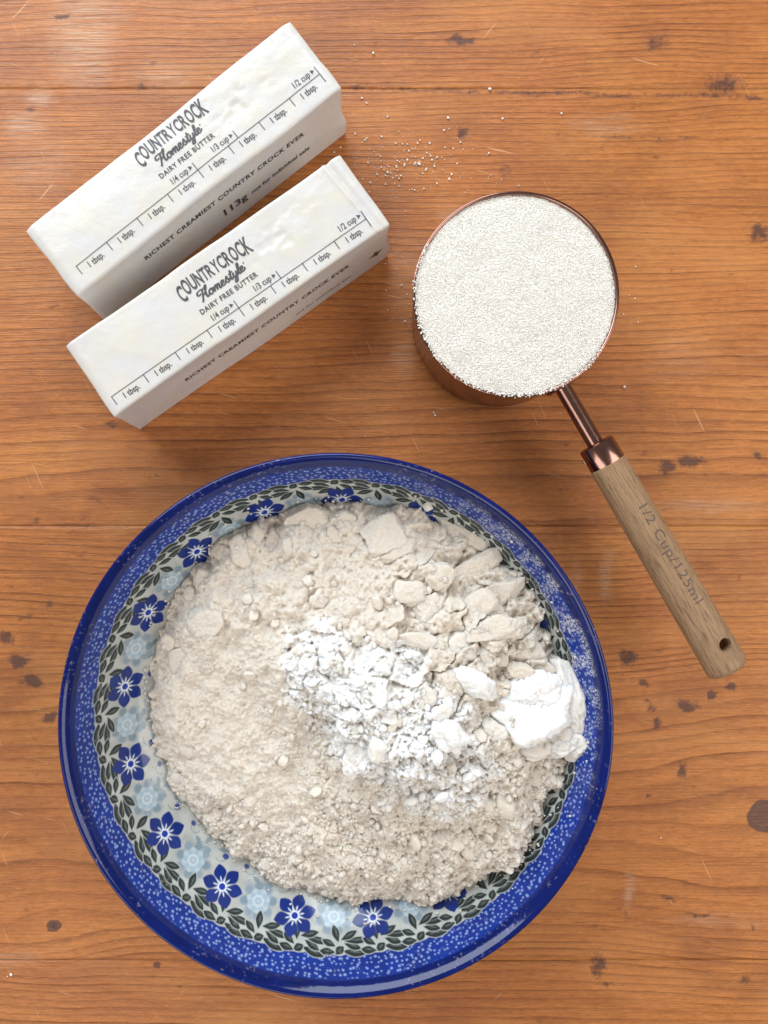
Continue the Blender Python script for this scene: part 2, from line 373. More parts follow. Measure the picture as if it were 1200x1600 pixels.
    tn = 0.55 * sstep(60, 210, X) * sstep(-0.2, 0.8, fbm(X / 50, Y / 30, 70 + k, 2)) + 0.25 * rng.random()
    fattr(o, 'grain', grain); fattr(o, 'stain', sm); fattr(o, 'wear', wm); fattr(o, 'knot', kn); fattr(o, 'tone', tn)

# ------------------------------------------------------------------ lettering
def text_mesh(s, size, sx=1.0, bold=0.0, spacing=1.0, shear=0.0, fine=0):
    c = bpy.data.curves.new('t', 'FONT'); c.body = s; c.size = size; c.offset = bold; c.space_character = spacing; c.shear = shear
    c.align_x = 'LEFT'; c.resolution_u = 3; c.fill_mode = 'FRONT'
    o = bpy.data.objects.new('t', c); COL.objects.link(o)
    dg = bpy.context.evaluated_depsgraph_get(); me = o.evaluated_get(dg).to_mesh()
    bm = bmesh.new(); bm.from_mesh(me)
    if fine:
        bmesh.ops.triangulate(bm, faces=bm.faces[:])
        for _ in range(5):
            ed = [e for e in bm.edges if e.calc_length() > fine]
            if not ed: break
            bmesh.ops.subdivide_edges(bm, edges=ed, cuts=1); bmesh.ops.triangulate(bm, faces=bm.faces[:])
    bm.verts.index_update()
    v = np.array([[p.co.x * sx, p.co.y] for p in bm.verts]).reshape(-1, 2)
    f = [[q.index for q in p.verts] for p in bm.faces]; bm.free()
    o.evaluated_get(dg).to_mesh_clear(); bpy.data.objects.remove(o); bpy.data.curves.remove(c)
    return v, f
class Print2D:
    def __init__(s): s.v = []; s.f = []; s.n = 0
    def add(s, v, f):
        s.v.append(np.asarray(v, float)); s.f += [[i + s.n for i in q] for q in f]; s.n += len(v)
    def text(s, st, x, y, size, width=None, align='C', **kw):
        kw.setdefault('fine', 0.9); v, f = text_mesh(st, size, **kw)
        if width: v[:, 0] *= width / max(1e-6, v[:, 0].max() - v[:, 0].min())
        lo, hi = v[:, 0].min(), v[:, 0].max()
        v[:, 0] += x - {'C': (lo + hi) / 2, 'L': lo, 'R': hi}[align]; v[:, 1] += y
        s.add(v, f)
    def line(s, x0, y0, x1, y1, w):
        d = np.array([x1 - x0, y1 - y0]); L = np.hypot(*d); d /= L; n = np.array([-d[1], d[0]]) * w / 2
        k = max(1, int(L / 0.8)); V = []; F = []
        for i in range(k + 1):
            p = np.array([x0, y0]) + d * L * i / k; V += [p + n, p - n]
            if i: F.append([2 * i - 2, 2 * i - 1, 2 * i + 1, 2 * i])
        s.add(V, F)
    def stroke(s, pts, w, taper=True):
        p = catmull(pts); d = np.gradient(p, axis=0); d /= np.maximum(1e-6, np.linalg.norm(d, axis=1))[:, None]
        nn = np.stack([-d[:, 1], d[:, 0]], -1)
        ww = w * (0.62 + 0.55 * np.abs(d[:, 1]))                  # thicker down-strokes
        V = []; F = []
        for i in range(len(p)):
            V += [p[i] + nn[i] * ww[i] / 2, p[i] - nn[i] * ww[i] / 2]
            if i: F.append([2 * i - 2, 2 * i - 1, 2 * i + 1, 2 * i])
        s.add(V, F)
SCRIPT = [
 [(.5, 1.15), (.22, 1.0), (-.02, 1.22), (.1, 1.62), (.55, 1.72), (1.0, 1.62), (1.35, 1.78)], [(.85, 1.66), (.72, 1.0), (.5, .2), (.28, -.3)],
 [(.62, .62), (1.05, .85), (1.45, 1.55), (1.52, 1.9), (1.36, 1.85), (1.2, 1.1), (1.15, .3), (1.3, .02), (1.6, .3)],
 [(2.05, .82), (1.75, .8), (1.6, .35), (1.82, .0), (2.15, .25), (2.2, .72), (1.98, .88), (2.12, .62), (2.45, .7)],
 [(2.42, .85), (2.42, .0)], [(2.45, .4), (2.72, .88), (2.85, .7), (2.82, 0)], [(2.84, .4), (3.1, .88), (3.24, .7), (3.2, .15), (3.36, .0), (3.6, .3)],
 [(3.6, .35), (3.95, .55), (3.93, .85), (3.7, .85), (3.58, .4), (3.75, .02), (4.05, .1), (4.3, .4)],
 [(4.25, .35), (4.55, 1.0), (4.6, .62), (4.76, .25), (4.58, 0), (4.34, .1)], [(4.6, 0), (4.88, .2), (5.15, .7)],
 [(5.3, 1.55), (5.16, .7), (5.1, .2), (5.24, 0), (5.52, .3)], [(4.92, 1.02), (5.6, 1.12)],
 [(5.6, .85), (5.52, .3), (5.66, .04), (5.95, .3), (6.07, .85)], [(6.07, .85), (5.95, -.1), (5.75, -.78), (5.48, -.72), (5.62, -.3), (6.25, .2)],
 [(6.2, .15), (6.58, 1.1), (6.64, 1.7), (6.5, 1.68), (6.38, .6), (6.5, .02), (6.78, .2)],
 [(6.72, .32), (7.08, .55), (7.06, .85), (6.84, .85), (6.72, .4), (6.88, .02), (7.2, .12), (7.42, .42)], [(7.35, 1.1), (7.55, 1.12)]]
def butter_top_print(u0, vl, dy):
    """u along the stick, v from the front edge; u0 is the first tick, vl the height of the rule."""
    p = Print2D(); sp = 14.15
    p.line(u0, vl, u0 + 8 * sp, vl, 0.26)
    for i in range(9):
        x = u0 + i * sp
        p.line(x, vl + (0.1 if i not in (4, 8) else 3.3), x + .05, vl - 3.6, 0.28)
        if i < 8: p.text('1 tbsp.', x + sp * .50 + .2, vl - 3.5, 3.4, width=6.6, bold=0.035)
    xt = u0 + 5.33 * sp; p.line(xt, vl + 3.3, xt, vl, 0.28)
    for x, s in ((u0 + 4 * sp, '1/4 cup'), (xt, '1/3 cup'), (u0 + 8 * sp, '1/2 cup')):
        p.text(s, x - 3.0, vl + 1.35, 3.4, width=7.2, align='R', bold=0.03)
        p.add([(x - 2.2, vl + 1.5), (x - .9, vl + 2.3), (x - 2.2, vl + 3.2)], [[0, 1, 2]])
    cx = u0 + 4 * sp + 0.1
    p.text('DAIRY FREE BUTTER', cx, vl + 5.6 + dy, 2.75, width=25.0, bold=0.06, spacing=1.15)
    sc = Print2D()
    for st in SCRIPT: sc.stroke([(x * 2.75 + y * 0.35, y * 2.15) for x, y in st], 0.62)
    V = np.vstack(sc.v); V[:, 0] += cx - 10.2; V[:, 1] += vl + 9.9 + dy + (V[:, 0] - cx) * 0.02
    p.add(V, sc.f)
    word = 'COUNTRYCROCK'; x = cx - 15.6; ws = [2.75, 2.9, 2.7, 2.7, 2.35, 2.6, 2.5, 2.75, 2.6, 2.9, 2.7, 3.0]
    for i, ch in enumerate(word):
        t = (i - 5.5) / 5.5; hh = 1.0 + 0.30 * abs(t)**1.5
        v, f = text_mesh(ch, 1.0, bold=0.022, fine=0.16)
        v[:, 0] -= v[:, 0].min(); v[:, 0] *= (ws[i] * 0.90) / v[:, 0].max(); lo = v[:, 1].min(); v[:, 1] = (v[:, 1] - lo) / (v[:, 1].max() - lo) * 5.0 * hh
        v[:, 0] += x + 0.02 * v[:, 1]; v[:, 1] += vl + 14.0 + dy + 0.9 * (1 - t * t) - (1.2 if i == 0 else 0.0)
        x += ws[i]; p.add(v, f)
    return p

# ------------------------------------------------------------------ butter sticks in paper
def rounded_box(L, Wd, H, r, step):
    """dense rounded box; returns verts, faces"""
    hx, hy, hz = L / 2, Wd / 2, H / 2
    n = [max(2, int(2 * h / step) + 1) for h in (hx, hy, hz)]
    V = []; F = []; off = 0
    for ax in range(3):
        a, b = (ax + 1) % 3, (ax + 2) % 3; h = [hx, hy, hz]
        def lin(hh, m):
            t = np.linspace(-1, 1, m); return hh * np.sign(t) * (1 - (1 - np.abs(t))**1.0)
        A, B = np.meshgrid(lin(h[a], n[a]), lin(h[b], n[b]), indexing='ij')
        for sgn in (-1, 1):
            P = np.zeros(A.shape + (3,)); P[..., a] = A; P[..., b] = B; P[..., ax] = sgn * h[ax]
            fc = grid_faces(n[a], n[b])
            if sgn < 0: fc = fc[:, ::-1]
            V.append(P.reshape(-1, 3)); F.append(fc + off); off += A.size
    V = np.vstack(V); F = np.vstack(F)
    inner = np.array([hx - r, hy - r, hz - r]); q = np.clip(V, -inner, inner); d = V - q
    ln = np.linalg.norm(d, axis=1); m = ln > 1e-9
    N = np.zeros_like(V); N[m] = d[m] / ln[m][:, None]; P = q + N * r
    key = np.round(P / 1e-3).astype(np.int64); _, idx, inv = np.unique(key, axis=0, return_index=True, return_inverse=True)
    inv = inv.ravel(); P = P[idx]; N = N[idx]; F = inv[F]
    return P, N, F
def butter(name, label, cx, cy, ang, L, Wd, H, u0, vl, seed, side_main, side_small, tick_mark, ridge):
    t = thing(name, label, 'butter', (cx, cy, 0), R(ang), 'paper wrapped butter sticks')
    def deform(P):
        """local mm coordinates (z from -H/2..H/2) -> wrapped, slightly slumped shape"""
        x, y, z = P[:, 0].copy(), P[:, 1].copy(), P[:, 2].copy()
        ex = np.abs(x) / (L / 2); tz = (z + H / 2) / H
        top = sstep(0.75, 1.0, tz)
        # front side bellies in a little, edges lean
        fy = np.sign(y) * sstep(.55, 1.0, np.abs(y) / (Wd / 2))
        y2 = y + fy * (0.30 * (vnoise(x / 34, tz * 2.2, seed) - .5) * 2 + 0.10 * (vnoise(x / 9, tz * 3, seed + 3) - .5) * 2) + fy * (-0.9) * np.sin(np.pi * tz) * 0.7 + fy * 0.5 * (1 - tz)
        z2 = z + top * (0.45 * (fbm(x / 34, y / 16, seed + 7, 2) - .5) * 2 + 0.12 * (fbm(x / 7, y / 6, seed + 9, 2) - .5) * 2)
        # soft press dents on the right third of the top
        dd = np.exp(-((x - L * .22) / 14)**2 - ((y - 4) / 6)**2)
        z2 -= top * dd * 0.5 * sstep(.5, .8, fbm(x / 4.5, y / 3.5, seed + 21, 2))
        # the fold of the paper near the right end
        if ridge:
            line = L / 2 - 5.0 - (y + Wd / 2) / Wd * 3.0
            z2 += top * (0.55 * np.exp(-((x - line) / 0.7)**2) - 0.85 * np.exp(-((x - line - 1.7) / 1.1)**2))
        for (ax_, ay_, bx_, by_, am) in ((L / 2, -Wd / 2, L / 2 - 9, Wd * .15, .16), (-L / 2, -Wd / 2, -L / 2 + 7, Wd * .1, .14), (-L / 2 + 12, Wd / 2, -L / 2 + 22, Wd * .12, .12), (L * .3, Wd * .48, L * .36, -1, .12)):
            tq = np.clip(((x - ax_) * (bx_ - ax_) + (y - ay_) * (by_ - ay_)) / ((bx_ - ax_)**2 + (by_ - ay_)**2), 0, 1)
            dq = np.hypot(x - ax_ - tq * (bx_ - ax_), y - ay_ - tq * (by_ - ay_)); z2 += top * am * np.exp(-dq / .55) * (1 - tq)
        z2 += top * -0.9 * sstep(0.93, 1.0, ex)**2
        # slack of the paper at the two front corners
        c = np.exp(-((x + L / 2) / 7)**2) * sstep(0.3, 1.0, -y / (Wd / 2))
        y2 -= c * 0.8 * np.sin(np.pi * np.clip(tz, 0, 1)) * (1 if seed % 2 else .5)
        x2 = x + np.sign(x) * sstep(.93, 1, ex) * (0.3 * (vnoise(y / 9, tz * 3, seed + 5) - .5) * 2 + 0.3 * (1 - tz))
        c2 = np.exp(-((x - L / 2) / 5)**2) * np.exp(-((tz - .22) / .16)**2) * sstep(.2, 1, -y / (Wd / 2))
        x2 += c2 * 1.3; y2 -= c2 * 0.6
        return np.stack([x2, y2, z2 + H / 2], -1)
    P, N, F = rounded_box(L, Wd, H, 0.65, 0.7)
    Q = deform(P); Q[:, 2] = np.maximum(Q[:, 2], 0.0)
    body = link_mesh('paper_wrapper', Q, F, M_PAPER, t)
    # folded paper flaps on the two ends
    for sg in (1,):
        pts = []; fc = []
        nu, nv = 18, 14
        for i in range(nu):
            for j in range(nv):
                a = i / (nu - 1); b = j / (nv - 1)
                hw = (Wd / 2 - 1.2) * (1 - 0.45 * (1 - b)); yy_ = (a * 2 - 1) * hw
                zz = 3.0 + (H - 6.5) * b
                xx = sg * (L / 2 + 0.35 + 0.55 * (1 - b) + 0.25 * math.sin(a * 7 + seed) + 0.3 * vnoise(np.array(a * 3), np.array(b * 3), seed))
                pts.append((float(xx), yy_, zz))
        pts = np.array(pts); n0 = len(pts); back = pts.copy(); back[:, 0] -= sg * 0.35
        g1 = grid_faces(nu, nv); ring = [i * nv for i in range(nu)] + [(nu - 1) * nv + j for j in range(1, nv)] + [i * nv + nv - 1 for i in range(nu - 2, -1, -1)] + [j for j in range(nv - 2, 0, -1)]
        fl = g1.tolist() + (g1[:, ::-1] + n0).tolist() + [[ring[q], ring[(q + 1) % len(ring)], ring[(q + 1) % len(ring)] + n0, ring[q] + n0] for q in range(len(ring))]
        link_mesh('end_flap', np.vstack([pts, back]), fl, M_FLAP, t)
    # prints
    pr = butter_top_print(u0, vl, 0.0)
    v = np.vstack(pr.v)
    flat = np.stack([v[:, 0] - L / 2, v[:, 1] - Wd / 2, np.full(len(v), H / 2)], -1)
    q = deform(flat); q[:, 2] += 0.13
    link_mesh('top_print', q, pr.f, M_INK, body, smooth=False)
    def side(lines, nm):
        p = Print2D()
        for (s, xc, zz, size, width, bold, sp_) in lines: p.text(s, xc, zz, size, width=width, bold=bold, spacing=sp_)
        vv = np.vstack(p.v); fl = np.stack([vv[:, 0] - L / 2, np.full(len(vv), -Wd / 2), vv[:, 1] - H / 2], -1)
        qq = deform(fl); qq[:, 1] -= 0.07
        link_mesh(nm, qq, p.f, M_INK, body, smooth=False)
    side(side_main, 'side_print')
    if side_small: side(side_small, 'weight_print')
    if tick_mark:
        p = Print2D(); p.add([(L - 9, 11), (L - 6.6, 12.2), (L - 6.5, 14.0), (L - 5.2, 12.6), (L - 2.6, 12.4), (L - 4.6, 11.2), (L - 5.2, 9.4), (L - 6.6, 10.4)], [[0, 1, 6, 7], [1, 2, 3], [1, 3, 5, 6], [3, 4, 5]])
        vv = np.vstack(p.v); fl = np.stack([vv[:, 0] - L / 2, np.full(len(vv), -Wd / 2), vv[:, 1] - H / 2], -1)
        qq = deform(fl); qq[:, 1] -= 0.09; link_mesh('registration_mark', qq, p.f, M_INK, body, smooth=False)
    return t
SIDE1 = [('RICHEST CREAMIEST COUNTRY CROCK EVER', 66.5, 19.8, 4.0, 77, 0.13, 1.12)]
SMALL1 = [('not for individual sale', 92, 8.6, 3.2, 29, 0.08, 1.0), ('113g', 69.5, 8.0, 5.6, 11.5, 0.16, 1.0)]
SIDE2 = [('RICHEST CREAMIEST COUNTRY CROCK EVER', 66.5, 16.5, 4.0, 77, 0.13, 1.12)]
SMALL2 = [('not for individual sale', 92, 6.0, 2.2, 27, 0.0, 1.0)]
butter('butter_stick', 'white paper butter stick farther from the bowl, whose side print shows 113g', -64.0, 133.9, 38.3, 123.5, 30.6, 32, 6.6, 8.4, 11, SIDE1, SMALL1, False, False)
butter('butter_stick', 'white paper butter stick nearer the blue bowl, black mark on its right end', -48.0, 87.6, 34.9, 123.0, 31.6, 32, 3.6, 6.4, 24, SIDE2, SMALL2, True, True)

# ------------------------------------------------------------------ bowl
BX, BY = -7.8, -70.1
SQ = 0.986
prof = np.array([(0, 6), (25, 6), (45, 6.2), (55, 7.2), (63, 9.4), (70, 13), (76, 17.8), (81, 23.4), (85.4, 30), (88.4, 35.6), (90.4, 39.4), (91.6, 41.6), (92.6, 43.2), (93.8, 44.5), (94.9, 44.9), (95.7, 44.2), (95.9, 42.8), (95.4, 41.0), (94.2, 39.0)])
pc = catmull(prof, 12)
seg = np.concatenate([[0], np.cumsum(np.hypot(*np.diff(pc, axis=0).T))])
def arc_of_r(r, upto=170):                       # arc length at which the inner profile first reaches radius r
    i = np.argmax(pc[:, 0] >= r); return seg[i]
t_in = seg[-1]
s_lo = arc_of_r(52)
rows = np.concatenate([np.linspace(0, s_lo, 24, endpoint=False), np.arange(s_lo, t_in, 0.27)])
pr_r = np.interp(rows, seg, pc[:, 0]); pr_z = np.interp(rows, seg, pc[:, 1])
NC = 2100
th = np.linspace(0, 2 * np.pi, NC, endpoint=False)
def bowl_inner_z(r):
    k = np.argmax(pc[:, 0]); return np.interp(r, pc[:k, 0], pc[:k, 1])
# print raster over (angle, arc length)
TH, RW = np.meshgrid(th, rows, indexing='ij'); RR = np.broadcast_to(pr_r[None, :], TH.shape)
img = np.empty(TH.shape + (3,)); img[:] = (0.425, 0.435, 0.415)
img *= (0.74 + 0.42 * fbm(TH * 85 / 4.0, RW / 4.0, 777, 4))[..., None]
def paint(mask, colour):
    global img
    img = img * (1 - mask[..., None]) + np.asarray(colour) * mask[..., None]
def paint_at(th0, t0, ext, fn):
    """paint a motif in a window: fn(x, y) -> list of (mask, colour); x along the rim (ccw), y towards the centre"""
    r0 = np.interp(t0, rows, pr_r); dth = ext / r0
    ci = np.arange(int(math.floor((th0 - dth) / (2 * np.pi) * NC)), int(math.ceil((th0 + dth) / (2 * np.pi) * NC)) + 1)
    ri = np.where((rows > t0 - ext) & (rows < t0 + ext))[0]
    if len(ri) == 0: return
    cm = ci % NC
    xx = ((ci * 2 * np.pi / NC - th0)[:, None]) * pr_r[ri][None, :]; yy = np.broadcast_to((t0 - rows[ri])[None, :], xx.shape)
    sub = img[np.ix_(cm, ri)]
    for mask, c in fn(xx, yy): sub = sub * (1 - mask[..., None]) + np.asarray(c) * mask[..., None]
    img[np.ix_(cm, ri)] = sub
def leaf(x, y, cx, cy, ln, w, ang, soft=0.22, grow=0.0):
    a = R(ang); dx = x - cx; dy = y - cy; p = (dx * math.cos(a) + dy * math.sin(a)) / (ln / 2 + grow); q = -dx * math.sin(a) + dy * math.cos(a)
    wv = (w / 2) * np.clip(1 - np.abs(p)**1.7, 0, 1) * (1 + 0.25 * p) + grow
    d = np.abs(q) - wv
    return (1 - sstep(-soft, soft, d)) * (np.abs(p) < 1)
def disc(x, y, cx, cy, r, soft=0.2): return 1 - sstep(r - soft, r + soft, np.hypot(x - cx, y - cy))
def ringm(x, y, cx, cy, r, w, soft=0.15): return 1 - sstep(w / 2 - soft, w / 2 + soft, np.abs(np.hypot(x - cx, y - cy) - r))
tL = arc_of_r(85.0); tF = arc_of_r(80.2); tP = arc_of_r(79.2)
prng = random.Random(5)
BLUE_D = (0.008, 0.023, 0.155); BLUE_B = (0.003, 0.024, 0.215); PALE = (0.20, 0.265, 0.335); GREY = (0.15, 0.22, 0.27); LEAFC = (0.018, 0.026, 0.027); CREAM = (0.68, 0.70, 0.69)
NF = 17
def pale_flower(x, y):
    L = []; rr = np.hypot(x, y); a = np.arctan2(y, x)
    L.append(((1 - sstep(5.0, 8.0, rr + 1.3 * np.cos(6 * a + 1))) * 0.7, (0.27, 0.32, 0.36)))
    for i in range(8):
        b = i * math.pi / 4 + .3; L.append((disc(x, y, 5.4 * math.cos(b), 5.4 * math.sin(b), 1.6, .6) * 0.8, PALE if i % 2 else GREY))
    L.append(((1 - sstep(4.0, 4.5, rr + .35 * np.cos(7 * a))) * 0.85, (0.43, 0.49, 0.53)))
    for i in range(7):
        b = i * 2 * math.pi / 7; L.append((disc(x, y, 2.9 * math.cos(b), 2.9 * math.sin(b), 1.05, .35) * 0.8, (0.28, 0.39, 0.48)))
    L.append((ringm(x, y, 0, 0, 1.9, .45) * .8, (0.52, 0.59, 0.63)))
    for i in range(6):
        b = i * math.pi / 3; L.append((disc(x, y, .9 * math.cos(b), .9 * math.sin(b), .32, .15) * .85, (0.22, 0.32, 0.42)))
    return L
def sprig(x, y):
    L = []
    cl = GREY; y = y * 1.28
    L.append((leaf(x, y, 1.5, 8.2, 4.2, 2.4, 15) * .9, cl)); L.append((leaf(x, y, -3.2, 8.6, 4.0, 2.2, 150) * .8, cl))
    L.append((leaf(x, y, 0, 11.5, 4.4, 2.0, 80) * .7, cl)); L.append((ringm(x, y, 7.4, 9.8, 2.4, .45) * (x > 6.2) * .8, cl))
    L.append((disc(x, y, 9.2, 10.9, 1.3, .3) * .95, (0.02, 0.04, 0.20))); L.append((leaf(x, y, 7.0, 12.6, 4.4, 1.9, 25) * .85, cl))
    L.append((ringm(x, y, -7.0, 11.5, 2.0, .4) * (y < 12) * .7, cl)); L.append((disc(x, y, -8.8, 12.2, 1.1, .3) * .9, (0.02, 0.04, 0.20)))
    return L
def blue_flower(rot):
    def fn(x, y):
        L = [(disc(x, y, 0, 0, 3.0, 1.2) * .5, (0.60, 0.66, 0.72))]
        for i in range(6):
            b = rot + i * 60; c, s = math.cos(R(b)), math.sin(R(b))
            L.append((leaf(x, y, 4.75 * c, 4.75 * s, 6.8, 5.0, b, .2), BLUE_D if i % 2 else (0.008, 0.026, 0.175)))
            L.append((leaf(x, y, 2.6 * c, 2.6 * s, 2.6, .55, b, .12) * .85, (0.62, 0.68, 0.76)))
        L.append((disc(x, y, 0, 0, 1.75, .15), (0.66, 0.70, 0.75))); L.append((disc(x, y, 0, 0, 1.25, .15), (0.012, 0.034, 0.30)))
        return L
    return fn
for i in range(NF):
    a = R(-80.5) + i * 2 * math.pi / NF
    paint_at(a + math.pi / NF, tP, 15, sprig)
    paint_at(a + math.pi / NF, tP, 10, pale_flower)
# dotted cobalt band
tB = arc_of_r(86.6); tR = arc_of_r(91.2)
edge = tB + 0.8 * np.sin(TH * 36 + 1.2) + 0.5 * (fbm(TH * 40, RW * 0, 4, 2) - .5)
band = sstep(-.25, .25, RW - edge)
bb = np.asarray(BLUE_B) * (0.75 + 0.5 * fbm(TH * 85 / 5, RW / 5, 9, 3))[..., None]
img = img * (1 - band[..., None]) + bb * band[..., None]
dw = 1.85
nd = round(2 * math.pi * 88 / dw); gu = TH * nd / (2 * math.pi); gv = RW / (dw * .92)
f1 = np.full(TH.shape, 9.0); hid = np.zeros(TH.shape)
for dv in (-1, 0, 1):
    cv = np.floor(gv) + dv; sh = .5 * (cv % 2)
    for du in (-1, 0, 1):
        cu = np.floor(gu - sh) + du; hu = cu % nd
        d = np.hypot(gu - (cu + sh + .5 + .85 * (_hash(hu, cv, 3) - .5)), gv - (cv + .5 + .8 * (_hash(hu, cv, 7) - .5)))
        hid = np.where(d < f1, _hash(hu, cv, 9), hid); f1 = np.minimum(f1, d)
dot = (1 - sstep(.10, .34, f1 * (0.8 + .55 * hid))) * sstep(0.2, .9, RW - edge) * (1 - sstep(tR - 1.0, tR - .2, RW))
img = img * (1 - (dot * .88)[..., None]) + np.array((0.25, 0.345, 0.60)) * (dot * .88)[..., None]
# leaf garland
NL = 36
LEAVES0 = [(6.2, -3.0, 7.2, 2.3, -14), (5.6, -0.9, 5.4, 1.9, -24), (7.2, 0.9, 8.0, 2.0, -4), (4.2, 2.6, 5.4, 2.1, 24), (-0.6, 3.3, 5.4, 2.1, 104), (0.8, -2.2, 3.4, 2.4, 40), (-3.4, -2.6, 4.6, 2.2, 172), (-3.0, 0.2, 4.4, 1.9, 150)]
LEAVES = [(cx * 1.02, cy * 1.12, ln * 1.28, w * 1.3, an) for (cx, cy, ln, w, an) in LEAVES0]
def garland(jit):
    def fn(x, y):
        L = []
        for (cx, cy, ln, w, an) in LEAVES:
            L.append((leaf(x, y, cx, cy, ln, w, an + jit, .15, .26) * .9, (0.40, 0.43, 0.41)))
            L.append((leaf(x, y, cx, cy, ln, w, an + jit, .2), LEAFC))
            L.append((leaf(x, y, cx + .2, cy + .25, ln * .55, w * .22, an + jit, .15) * .5, (0.16, 0.19, 0.18)))
        return L
    return fn
for i in range(NL): paint_at(i * 2 * math.pi / NL, tL, 12, garland(prng.uniform(-6, 6)))
for i in range(NF): paint_at(R(-80.5) + i * 2 * math.pi / NF, tF, 9, blue_flower(prng.uniform(-14, 14) + 15))
# plain cobalt lip
lip = sstep(tR - .5, tR + .3, RW); lc = np.asarray((0.003, 0.010, 0.10)) * (0.7 + .6 * fbm(TH * 12, RW / 2.5, 19, 3))[..., None]
img = img * (1 - lip[..., None]) + lc * lip[..., None]
wob = 1 + 0.0022 * np.cos(2 * TH + .6) + 0.0015 * np.cos(3 * TH + 2)
wob = wob * 1.008
Vb = np.stack([np.cos(TH) * RR * wob, np.sin(TH) * RR * wob * SQ, np.broadcast_to(pr_z[None, :], TH.shape)], -1).reshape(-1, 3)
bowl = thing('bowl', 'round cobalt blue pottery bowl with flower print, holding the heap of flour', 'bowl', (BX, BY, 0))
glz = link_mesh('glazed_inside', Vb, grid_faces(NC, len(rows), True), M_GLAZE, bowl)
cattr(glz, 'print', np.clip(img, 0, 1).reshape(-1, 3))
angd = np.degrees(TH)
dsec = np.exp(-(((angd - 28 + 180) % 360 - 180) / 30)**2) * sstep(arc_of_r(86.2), arc_of_r(88), RW) * (1 - sstep(arc_of_r(91.3), arc_of_r(92.5), RW))
dust = 0.8 * dsec * sstep(.35, .65, fbm(TH * 25, RW / 6, 55, 3)) + 0.22 * sstep(.78, .86, vnoise(TH * 85 / .8, RW / .8, 66)) * sstep(.45, .7, fbm(TH * 9, RW / 9, 67, 2)) * sstep(arc_of_r(84), arc_of_r(86), RW)
fattr(glz, 'dust', np.clip(dust, 0, 1))
outp = catmull([(94.2, 39.0), (92.0, 35.0), (88.6, 28), (83.5, 19), (76, 11), (67, 5.5), (60, 3.2), (57.6, 2.0), (57.2, 0.5), (56.2, 0.0), (54.6, 0.1), (54.0, 1.6), (30, 2.0), (0.5, 2.0)], 6)
vo, fo = lathe(outp, 256); vo[:, 1] *= SQ
link_mesh('outer_wall', vo, fo[:, ::-1], M_OUTER, bowl)

# ------------------------------------------------------------------ flour
ang_k = np.radians([-180, -155, -130, -105, -80, -60, -35, -10, 15, 40, 65, 90, 115, 140, 165, 180])
edge_r = np.array([73, 72, 71, 73.5, 77.5, 81.5, 85.0, 84.5, 84.5, 83.5, 81.5, 79.5, 79, 77.5, 74, 73])
STEP = 0.36
xs = np.arange(-88, 88.1, STEP); FX, FY = np.meshgrid(xs, xs, indexing='ij')
def base_height(X, Y):
    r = np.hypot(X, Y / SQ); a = np.arctan2(Y, X)
    re = np.interp(a, ang_k, edge_r) + 3.4 * (fbm(X / 8, Y / 8, 301, 4, .6) - .5) * 2
    ze = bowl_inner_z(np.clip(re, 0, 92))
    t = np.clip(1 - (r / re)**2, -0.35, 1)
    z = ze + np.sign(t) * np.abs(t)**0.62 * np.where(t > 0, 13.0, 22)
    # fall of the heap: lower towards the left
    z += 4.0 * np.exp(-((X - 24) / 34)**2 - ((Y + 2) / 30)**2)
    # ridge of flour whose window light is painted into its colour
    ux, uy = 0.79, -0.613
    p = (X - 18) * ux + (Y - 3) * uy; q = -(X - 18) * uy + (Y - 3) * ux
    z += 6.5 * np.exp(-(p / 42)**4) * np.exp(-(q / 19)**2)
    return z, t, p, q
def painted_light_mask(X, Y):  # area of the heap where light is painted in as white
    ux, uy = 0.79, -0.613
    wx = X + 5 * (fbm(X / 8, Y / 8, 411, 3) - .5) * 2; wy = Y + 5 * (fbm(X / 8, Y / 8, 412, 3) - .5) * 2
    p = (wx - 18) * ux + (wy - 1.5) * uy; q = -(wx - 18) * uy + (wy - 1.5) * ux
    return np.clip(1.15 - np.hypot(p / 49, q / 25)**2, 0, 1)
def pebbly(X, Y):
    return sstep(.38, .80, .45 * (fbm(X / 22, Y / 22, 520, 3) - .5) + .55 + .42 * np.clip((-Y + .55 * X - 8) / 60, -1, 1))
